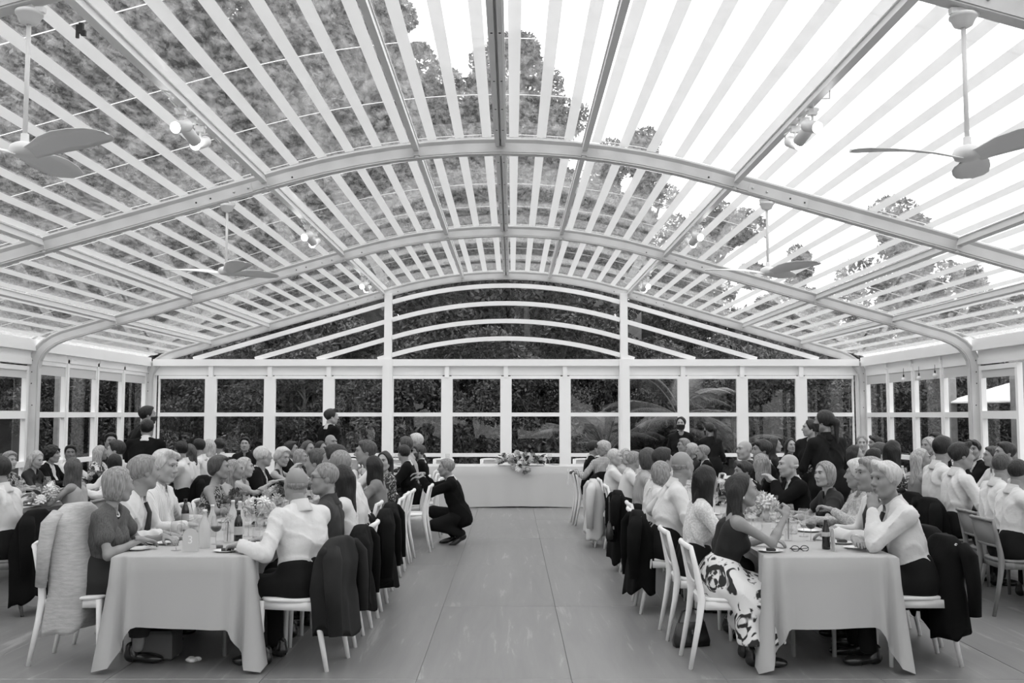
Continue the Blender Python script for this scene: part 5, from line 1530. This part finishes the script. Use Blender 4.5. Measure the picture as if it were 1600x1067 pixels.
# hanging glass bulbs outside the right wall
for k, (px, py) in enumerate(((1412, 593), (1436, 591), (1461, 587))):
    y = 7.18 * FPX / (px - 800)
    p = at_y(px, py, y)
    o = empty('festoon_bulb', (p.x, y, p.z), 0, label='clear festoon bulb, %s from the far corner' % ('first', 'second', 'third')[k], category='bulb', group='festoon bulbs along the right wall')
    MB().ball((0, 0, 0), .045, 10, 8).build('glass_globe', mat('bulb_glass', .8, .1), o, smooth=True)
    MB().tube([(0, 0, .04), (0, 0, .09)], .014, 8).build('socket', BLACK, o)
    MB().tube([(0, 0, .09), (0, 0, 2.52 - p.z)], .004, 5).build('cord', BLACK, o)

# ---------------------------------------------------------------- tableware
GW = film_mat('clear_drinking_glass', .11, 2.2, white=.9, tint=.90, rough=.02)
FROST = film_mat('frosted_bottle_glass', .62, 1.0, white=.80, tint=.9, rough=.2)
PORC = mat('white_porcelain', .80, .2)
WINE = mat('red_wine', .012, .1); BEERG = mat('brown_bottle_glass', .012, .08, spec=.7); PAPER = mat('paper_label', .45, .6)
FOOD = mat('dark_cake', .05, .8); FOOD2 = mat('pale_food', .35, .8, var=.1, scale=40)
STEEL = mat('cutlery_steel', .5, .2, .9)
WAX = mat('candle_wax', .8, .5); NAP = mat('napkin_cotton', .72, .9)
PETAL = [mat('petal_white', .85, .6), mat('petal_pale', .55, .6), mat('petal_grey', .22, .6), mat('petal_dark', .03, .6)]
GREEN = mat('dark_leaf', .035, .5)
wine_bowl = [(.012, .085), (.026, .092), (.038, .11), (.042, .135), (.040, .165), (.034, .20)]
TWm = {}
def tw(name, parts): TWm[name] = [(n, me) for n, me in parts]
tw('wine_glass', [('bowl', MB().lathe(wine_bowl, 16, cap=False).mesh('bowl', GW, True)), ('stem', MB().lathe([(.004, .004), (.0035, .05), (.005, .085), (.012, .087)], 8).mesh('stem', GW, True)), ('foot', MB().lathe([(.034, 0), (.034, .002), (.006, .006)], 16).mesh('foot', GW, True))])
tw('red_wine_glass', TWm['wine_glass'] + [('wine', MB().lathe([(.010, .0875), (.025, .094), (.0365, .111), (.039, .125), (.001, .125)], 16).mesh('wine', WINE, True))])
tw('tumbler', [('tumbler_wall', MB().lathe([(.028, 0), (.030, .002), (.036, .10)], 16, cap=False).mesh('tumbler_wall', GW, True)), ('tumbler_base', MB().lathe([(.028, 0), (.028, .006)], 16).mesh('tumbler_base', GW, True))])
tw('beer_bottle', [('bottle', MB().lathe([(.001, 0), (.030, 0), (.031, .004), (.031, .125), (.026, .15), (.015, .18), (.0135, .215), (.015, .216), (.015, .224), (.001, .224)], 16).mesh('bottle', BEERG, True)), ('label', MB().lathe([(.0315, .045), (.0315, .105)], 16, cap=False).mesh('label', PAPER, True)), ('neck_label', MB().lathe([(.0155, .172), (.0142, .195)], 12, cap=False).mesh('neck_label', PAPER, True))])
tw('cola_bottle', [('bottle', MB().lathe([(.001, 0), (.028, 0), (.029, .02), (.026, .06), (.029, .10), (.024, .135), (.014, .17), (.012, .195), (.013, .20), (.001, .20)], 16).mesh('bottle', BEERG, True)), ('label', MB().lathe([(.0292, .088), (.0298, .10), (.0275, .118)], 16, cap=False).mesh('label', PAPER, True))])
tw('water_bottle', [('bottle', MB().lathe([(.001, 0), (.036, 0), (.038, .005), (.038, .12), (.030, .16), (.016, .20), (.014, .235), (.016, .237), (.016, .245), (.001, .245)], 18).mesh('bottle', FROST, True)), ('cap', MB().lathe([(.0155, .235), (.0155, .252), (.001, .252)], 12).mesh('cap', PORC, True))])
tw('dinner_plate', [('plate', MB().lathe([(.001, .004), (.05, .004), (.06, .007), (.098, .016), (.10, .015), (.062, .002), (.001, 0)], 24).mesh('plate', PORC, True))])
tw('cake_plate', TWm['dinner_plate'] + [('food', MB().box(-.03, .03, -.02, .02, .006, .028).box(-.01, .045, .005, .03, .006, .02).mesh('food', FOOD))])
tw('tealight', [('tealight_glass', MB().lathe([(.022, 0), (.026, .003), (.030, .055)], 14, cap=False).mesh('tealight_glass', GW, True)), ('wax', MB().lathe([(.001, .002), (.022, .002), (.024, .022), (.001, .022)], 12).mesh('wax', FOOD, True))])
def bloom_mesh(n, r, m, seed):
    rg = np.random.default_rng(seed); mb = MB()
    mb.ball((0, 0, 0), r * .55, 8, 6)
    for i in range(n):
        ph = math.acos(1 - 1.7 * (i + .5) / n); a = i * 2.39996
        d = np.array((math.sin(ph) * math.cos(a), math.sin(ph) * math.sin(a), math.cos(ph)))
        R_ = frame_to(d, (.1, .2, 1)); s = r * (.62 + .12 * rg.random())
        c = d * r * .55
        loc = np.array([(-.35, 0, .02), (0, .25, .22), (.35, 0, .02), (.3, .75, .10), (0, 1.0, .0), (-.3, .75, .10)]) * s
        mb.add(c + loc @ R_.T, [(0, 1, 4, 5), (1, 2, 3, 4)])
    return mb.mesh('blossom', m, True)
BLOOM = [bloom_mesh(34, 1.0, p, 3 + i) for i, p in enumerate(PETAL)]
def leaf_mesh():
    V = []; F = []
    for i in range(5):
        t = i / 4; w = .22 * math.sin(math.pi * (t * .9 + .06)); V += [(-w, t, .12 * math.sin(3 * t)), (0, t, .12 * math.sin(3 * t) - .05), (w, t, .12 * math.sin(3 * t))]
    for i in range(4): F += [(3 * i, 3 * i + 1, 3 * i + 4, 3 * i + 3), (3 * i + 1, 3 * i + 2, 3 * i + 5, 3 * i + 4)]
    return MB().add(V, F).mesh('leaf', GREEN, True)
LEAFM = leaf_mesh()
tw('bud_vase', [('vase', MB().lathe([(.022, 0), (.026, .004), (.026, .09), (.016, .12), (.017, .13)], 14, cap=False).mesh('vase', GW, True)), ('flower_stem', MB().tube([(0, 0, .01), (.004, .003, .15)], .003, 6).mesh('flower_stem', GREEN))])
cnt = {}
def ware(name, x, y, label, group=None, rz=0.0, z=TH, cat=None, s=1.0):
    o = empty(name, (x, y, z + .001), rz, label=label, category=cat or name.split('_')[-1], group=group)
    if s != 1.0: o.scale = (s, s, s)
    for n, me in TWm[name]: put(n, me, o)
    if name == 'bud_vase': put('blossom', BLOOM[1], o, loc=(.004, .003, .17), scale=.036)
    return o
def tpx(px, py): p = at_z(px, py, TH); return p.x, p.y
# near end of the left table
ware('wine_glass', *tpx(275, 860), 'empty wine glass left of the table number card')
ware('water_bottle', *tpx(319, 856), 'frosted water bottle right of the table number card', s=1.05)
ware('red_wine_glass', *tpx(337, 850), 'glass of red wine behind the tealight, left table', cat='wine glass')
ware('cake_plate', *tpx(352, 862), 'small plate at the near right corner of the left table', s=.8)
ware('tealight', *tpx(343, 857), 'tealight glass at the near end of the left table')
ware('beer_bottle', *tpx(372, 845), 'brown beer bottle near the bald man')
ware('cake_plate', *tpx(390, 850), 'plate with dark cake beside the bald man', rz=.5)
ware('wine_glass', *tpx(388, 838), 'tall empty wine glass by the white flowers, left table', s=1.15)
ware('bud_vase', *tpx(355, 848), 'bud vase with one pale bloom on the left table', cat='vase')
ware('wine_glass', *tpx(311, 838), 'wine glass behind the frosted bottle, left table', s=1.1)
ware('water_bottle', *tpx(331, 838), 'clear water bottle mid left table', s=.95)
ware('water_bottle', *tpx(363, 832), 'second water bottle, further along the left table')
ware('water_bottle', *tpx(374, 834), 'third water bottle, just before the white flowers')
ware('beer_bottle', *tpx(289, 822), 'brown beer bottle in front of the striped shirt man')
ware('tumbler', *tpx(400, 840), 'water tumbler by the bald man, left table')
ware('tumbler', *tpx(302, 842), 'water tumbler behind the table number card')
ware('dinner_plate', *tpx(250, 850), 'empty plate in front of the grey haired tie man', s=.9, cat='plate')
ware('dinner_plate', *tpx(215, 859), 'empty plate in front of the pale bob woman', s=.9, cat='plate')
def card(px, py, rz, label, digit):
    p = tpx(px, py)
    o = empty('table_number_card', (p[0], p[1], TH + .001), rz, label=label, category='sign')
    n = 12; w, h, t = .052, .155, .004
    pts = [(-w, 0), (w, 0), (w, h - w)] + [(w * math.cos(a), h - w + w * math.sin(a)) for a in np.linspace(0, math.pi, n)][1:-1] + [(-w, h - w)]
    k = len(pts)
    MB().add([(x, -t / 2, z) for x, z in pts] + [(x, t / 2, z) for x, z in pts], [tuple(range(k)), tuple(range(k, 2 * k))[::-1]] + [(i, i + k, (i + 1) % k + k, (i + 1) % k) for i in range(k)]).build('card', mat('acrylic_card', .50, .3), o)
    if digit:
        c = bpy.data.curves.new('numeral', 'FONT'); c.body = digit; c.size = .075; c.align_x = 'CENTER'; c.extrude = .0006
        t_ = bpy.data.objects.new('numeral', c); COL.objects.link(t_); t_.parent = o
        bpy.context.view_layer.update()
        me = bpy.data.meshes.new_from_object(t_); me.materials.clear(); me.materials.append(PORC)
        bpy.data.objects.remove(t_)
        put('numeral', me, o, loc=(0, -t / 2 - .0012, .055), rot=(math.pi / 2, 0, 0))
card(297, 862, .05, 'pale arched card with the number 3', '3')
card(1302, 861, 1.50, 'pale table card seen edge-on at the right table', None)
# near end of the right table
ware('cake_plate', *tpx(1204, 862), 'small plate by the leaf print skirt woman', s=.85)
ware('cola_bottle', *tpx(1291, 858), 'dark glass bottle at the near end of the right table')
ware('red_wine_glass', *tpx(1267, 845), 'glass of red wine on the right table', cat='wine glass')
ware('wine_glass', *tpx(1256, 838), 'wine glass left of the red wine, right table', s=1.05)
ware('bud_vase', *tpx(1232, 845), 'bud vase with pale pompom bloom on the right table', cat='vase', s=1.1)
ware('tumbler', *tpx(1197, 840), 'water tumbler by the black lace woman')
ware('tumbler', *tpx(1219, 836), 'second water tumbler left of the bud vase')
ware('wine_glass', *tpx(1212, 826), 'wine glass in front of the old bald man')
ware('cake_plate', *tpx(1315, 849), 'plate with dark cake by the white haired man', s=.95)
ware('dinner_plate', *tpx(1336, 857), 'empty plate under the white haired man\'s elbow', s=.8, cat='plate')
ware('tumbler', *tpx(1240, 834), 'tumbler behind the pompom bloom')
x_, y_ = tpx(1346, 860)
MB().bar((x_ - .09, y_ + .03, TH + .004), (x_ + .05, y_ - .02, TH + .004), .012, .003).build('knife', STEEL, label='steel knife at the near right corner', category='knife')
x_, y_ = tpx(1250, 861)
g_ = empty('reading_glasses', (x_, y_, TH + .014), .15, label='folded dark reading glasses on the right table', category='glasses')
gm = MB()
for s in (-1, 1): gm.tube([(s * .034 + .027 * math.cos(a), .008 * math.sin(a), .004 + .018 * math.sin(a)) for a in np.linspace(0, 2 * math.pi, 15)], .0028, 6, cap=False)
gm.tube([(-.008, 0, .006), (.008, 0, .006)], .0028, 6); gm.build('frame', BLACK, g_)
for s in (-1, 1): MB().tube([(s * .062, 0, .01), (s * .06, .03, 0), (-s * .04, .05, -.01)], .0025, 6).build('temple', BLACK, g_)
# flower centrepieces
def bouquet(x, y, z, w, d, h, n, seed, label, tones, droop=0.0, size=.045, nl=14):
    rg = random.Random(seed)
    o = empty('flower_arrangement', (x, y, z), 0, label=label, category='flowers')
    MB().lathe([(.001, 0), (.05, 0), (.06, .05), (.05, .09), (.001, .09)], 12).build('bowl', PORC, o, smooth=True)
    for k in range(n):
        a = rg.uniform(0, 6.28); r = math.sqrt(rg.random())
        zz = .07 + h * (1 - r * r) * rg.uniform(.6, 1.0)
        if droop and abs(math.cos(a)) * r < .35 and math.sin(a) < 0: zz -= droop * rg.random() * r * 1.6
        put('blossom', BLOOM[rg.choice(tones)], o, loc=(w * r * math.cos(a), d * r * math.sin(a) - (.06 if zz < 0 else 0), zz), rot=(rg.uniform(-.9, .9), rg.uniform(-.9, .9), rg.uniform(0, 6)), scale=size * rg.uniform(.75, 1.25))
    for k in range(nl):
        a = rg.uniform(0, 6.28)
        zz = rg.uniform(.03, .10)
        put('leaf', LEAFM, o, loc=(w * .75 * math.cos(a), d * .75 * math.sin(a), zz + .03), rot=(rg.uniform(-.4, .9), rg.uniform(-.6, .6), a - 1.57), scale=size * rg.uniform(2.0, 3.4))
    return o
bouquet(.15, yh + .12, TH, .46, .16, .20, 52, 4, 'large bouquet of pale and dark blooms on the head table', (0, 0, 0, 1, 2, 3, 3), droop=.28, size=.050, nl=44)
for (px, py, tones, s, lab) in ((404, 822, (0, 0, 0, 1), .05, 'white flowers with dark leaves on the left table'), (372, 806, (3, 2, 3), .045, 'dark roses further along the left table'), (432, 790, (0, 1, 3), .045, 'mixed flowers far along the left table'),
                                (1192, 812, (0, 0, 1), .055, 'large white flowers on the right table'), (1150, 790, (3, 2, 0), .045, 'dark and pale flowers further along the right table'), (1120, 775, (0, 1), .04, 'pale flowers far along the right table')):
    x_, y_ = tpx(px, py)
    bouquet(x_, y_, TH, .13, .13, .16, 16, int(px), lab, tones, size=s, nl=10)
for (px, py, tones, lab) in ((72, 790, (0, 0, 1), 'white flowers on the far left table'), (1535, 765, (0, 1, 2), 'pale flowers on the far right table'), (150, 765, (3, 2, 1), 'dark flowers far along the far left table')):
    x_, y_ = tpx(px, py)
    bouquet(max(-5.5, min(5.3, x_)), y_, TH, .14, .14, .16, 18, int(px) + 3, lab, tones, size=.05, nl=10)
# the rest of the settings, alike and mostly hidden
rs = random.Random(21)
for key, y0 in (('L', 8.05), ('R', 8.0), ('FL', 9.0), ('FR', 9.0)):
    a, b, c, d = TAB[key]; y = y0
    near = TN[key]
    while y < d - .4:
        for s in (-1, 1):
            xm = (a + b) / 2; xe = xm + s * ((b - a) / 2 - .16)
            ware('dinner_plate', xe, y + rs.uniform(-.03, .03), 'white plate on the long table %s' % near, 'plates, table ' + near, s=.95, cat='plate')
            ware(rs.choice(('wine_glass', 'wine_glass', 'red_wine_glass')), xm + s * .17 + rs.uniform(-.02, .02), y + .16, 'stemmed glass along the long table %s' % near, 'stemmed glasses, table ' + near, cat='wine glass')
            ware('tumbler', xm + s * .13 + rs.uniform(-.02, .02), y + .05, 'water tumbler along the long table %s' % near, 'tumblers, table ' + near)
        if rs.random() < .6: ware(rs.choice(('beer_bottle', 'water_bottle')), xm + rs.uniform(-.06, .06), y + .3, 'bottle in the middle of the long table %s' % near, 'bottles, table ' + near, cat='bottle')
        y += .66
for k in range(7):
    x = -3.1 + k * .95
    if abs(x - .15) < .5: continue
    ware('wine_glass', x, yh + .5, 'stemmed glass on the head table', 'stemmed glasses on the head table', cat='wine glass')
    ware('dinner_plate', x + .1, yh + .42, 'white plate on the head table', 'plates on the head table', cat='plate')
# things on the floor and on chairs
def rounded_box(mb, x0, x1, y0, y1, z0, z1, b):
    V = []
    for z, i in ((z0, b), (z0 + b, 0), (z1 - b, 0), (z1, b)):
        V += [(x0 + i, y0 + i, z), (x1 - i, y0 + i, z), (x1 - i, y1 - i, z), (x0 + i, y1 - i, z)]
    F = [(3, 2, 1, 0), (12, 13, 14, 15)] + [(4 * q + i, 4 * q + (i + 1) % 4, 4 * q + 4 + (i + 1) % 4, 4 * q + 4 + i) for q in range(3) for i in range(4)]
    return mb.add(V, F)
p = at_z(236, 1034, 0)
rounded_box(MB(), -.14, .14, -.08, .14, 0.001, .20, .02).build('storage_bag', mat('grey_felt', .10, .9), loc=(p.x, p.y + .08, 0), label='dark grey soft bag under the near left table', category='bag')
nb = MB(); rg = np.random.default_rng(5)
for k in range(5): nb.ball(tuple(rg.uniform(-.03, .03, 2)) + (.016,), (.03, .022, .016), 7, 5)
p = at_z(303, 1034, 0); nb.build('paper_napkin', NAP, loc=(p.x, p.y, 0), smooth=True, label='crumpled white napkin on the floor under the left table', category='napkin')
def handbag(loc, rz, w, h, label, strap):
    o = empty('handbag', loc, rz, label=label, category='handbag')
    mb = MB(); V = []
    for z, sx, sy in ((0, 1, .5), (.04, 1.03, .6), (h * .6, .92, .4), (h, .82, .12)):
        V += [(w * sx * c, .06 * sy * s, z) for c, s in ((-1, -1), (0, -1.3), (1, -1), (1, 1), (0, 1.3), (-1, 1))]
    F = [(5, 4, 3, 2, 1, 0), (18, 19, 20, 21, 22, 23)] + [(6 * q + i, 6 * q + (i + 1) % 6, 6 * q + 6 + (i + 1) % 6, 6 * q + 6 + i) for q in range(3) for i in range(6)]
    mb.add(V, F).build('bag_body', mat('black_leather', .015, .35), o, smooth=True)
    MB().tube([(-w * .75, 0, h), (-w * .5, .0, h + strap * .8), (0, 0, h + strap), (w * .5, 0, h + strap * .8), (w * .75, 0, h)], .007, 6).build('strap', mat('black_leather', .015, .35), o)
    MB().box(-.012, .012, -.05, -.035, h * .55, h * .75).build('clasp', STEEL, o)
p = at_z(1082, 1012, 0); handbag((p.x, p.y + .05, .002), .25, .13, .17, 'black leather handbag under the near right aisle chair', .10)
handbag((1.02, 10.55, .38), 1.5, .12, .17, 'black shoulder bag hanging from an aisle chair on the right', .26)
handbag((1.02, 9.05, .33), 1.5, .11, .13, 'small black evening bag hanging by the black jacket', .30)
# knitted coat over the near left chair back
drape('knit_coat', B1X + .15, B1Y - .07, -math.pi / 2 - .12, KNIT, 'heather grey knitted coat draped over the near left chair', 'coat', seed=77, top=1.06, bottom=.24, w=.26, th=.125)
# two more empty aisle chairs beside the crouching man and a reserved tag
for k, (x, y) in enumerate(((-1.28, 12.45), (-1.26, 13.9))):
    chair(x, y, math.pi / 2, 'empty white chair the crouching man holds' if k == 0 else 'empty white chair just beyond the crouching man', 'chairs on the aisle side of the left table')
chair(1.20, 15.5, -math.pi / 2, 'white chair at the far aisle corner with a hanging tag', None)
MB().box(-.004, .004, -.10, .10, -.20, 0).box(-.006, .006, -.02, .02, 0, .04).build('chair_tag', PORC, loc=(.86, 15.45, .80), label='blank white tag hanging from the far aisle chair', category='tag')
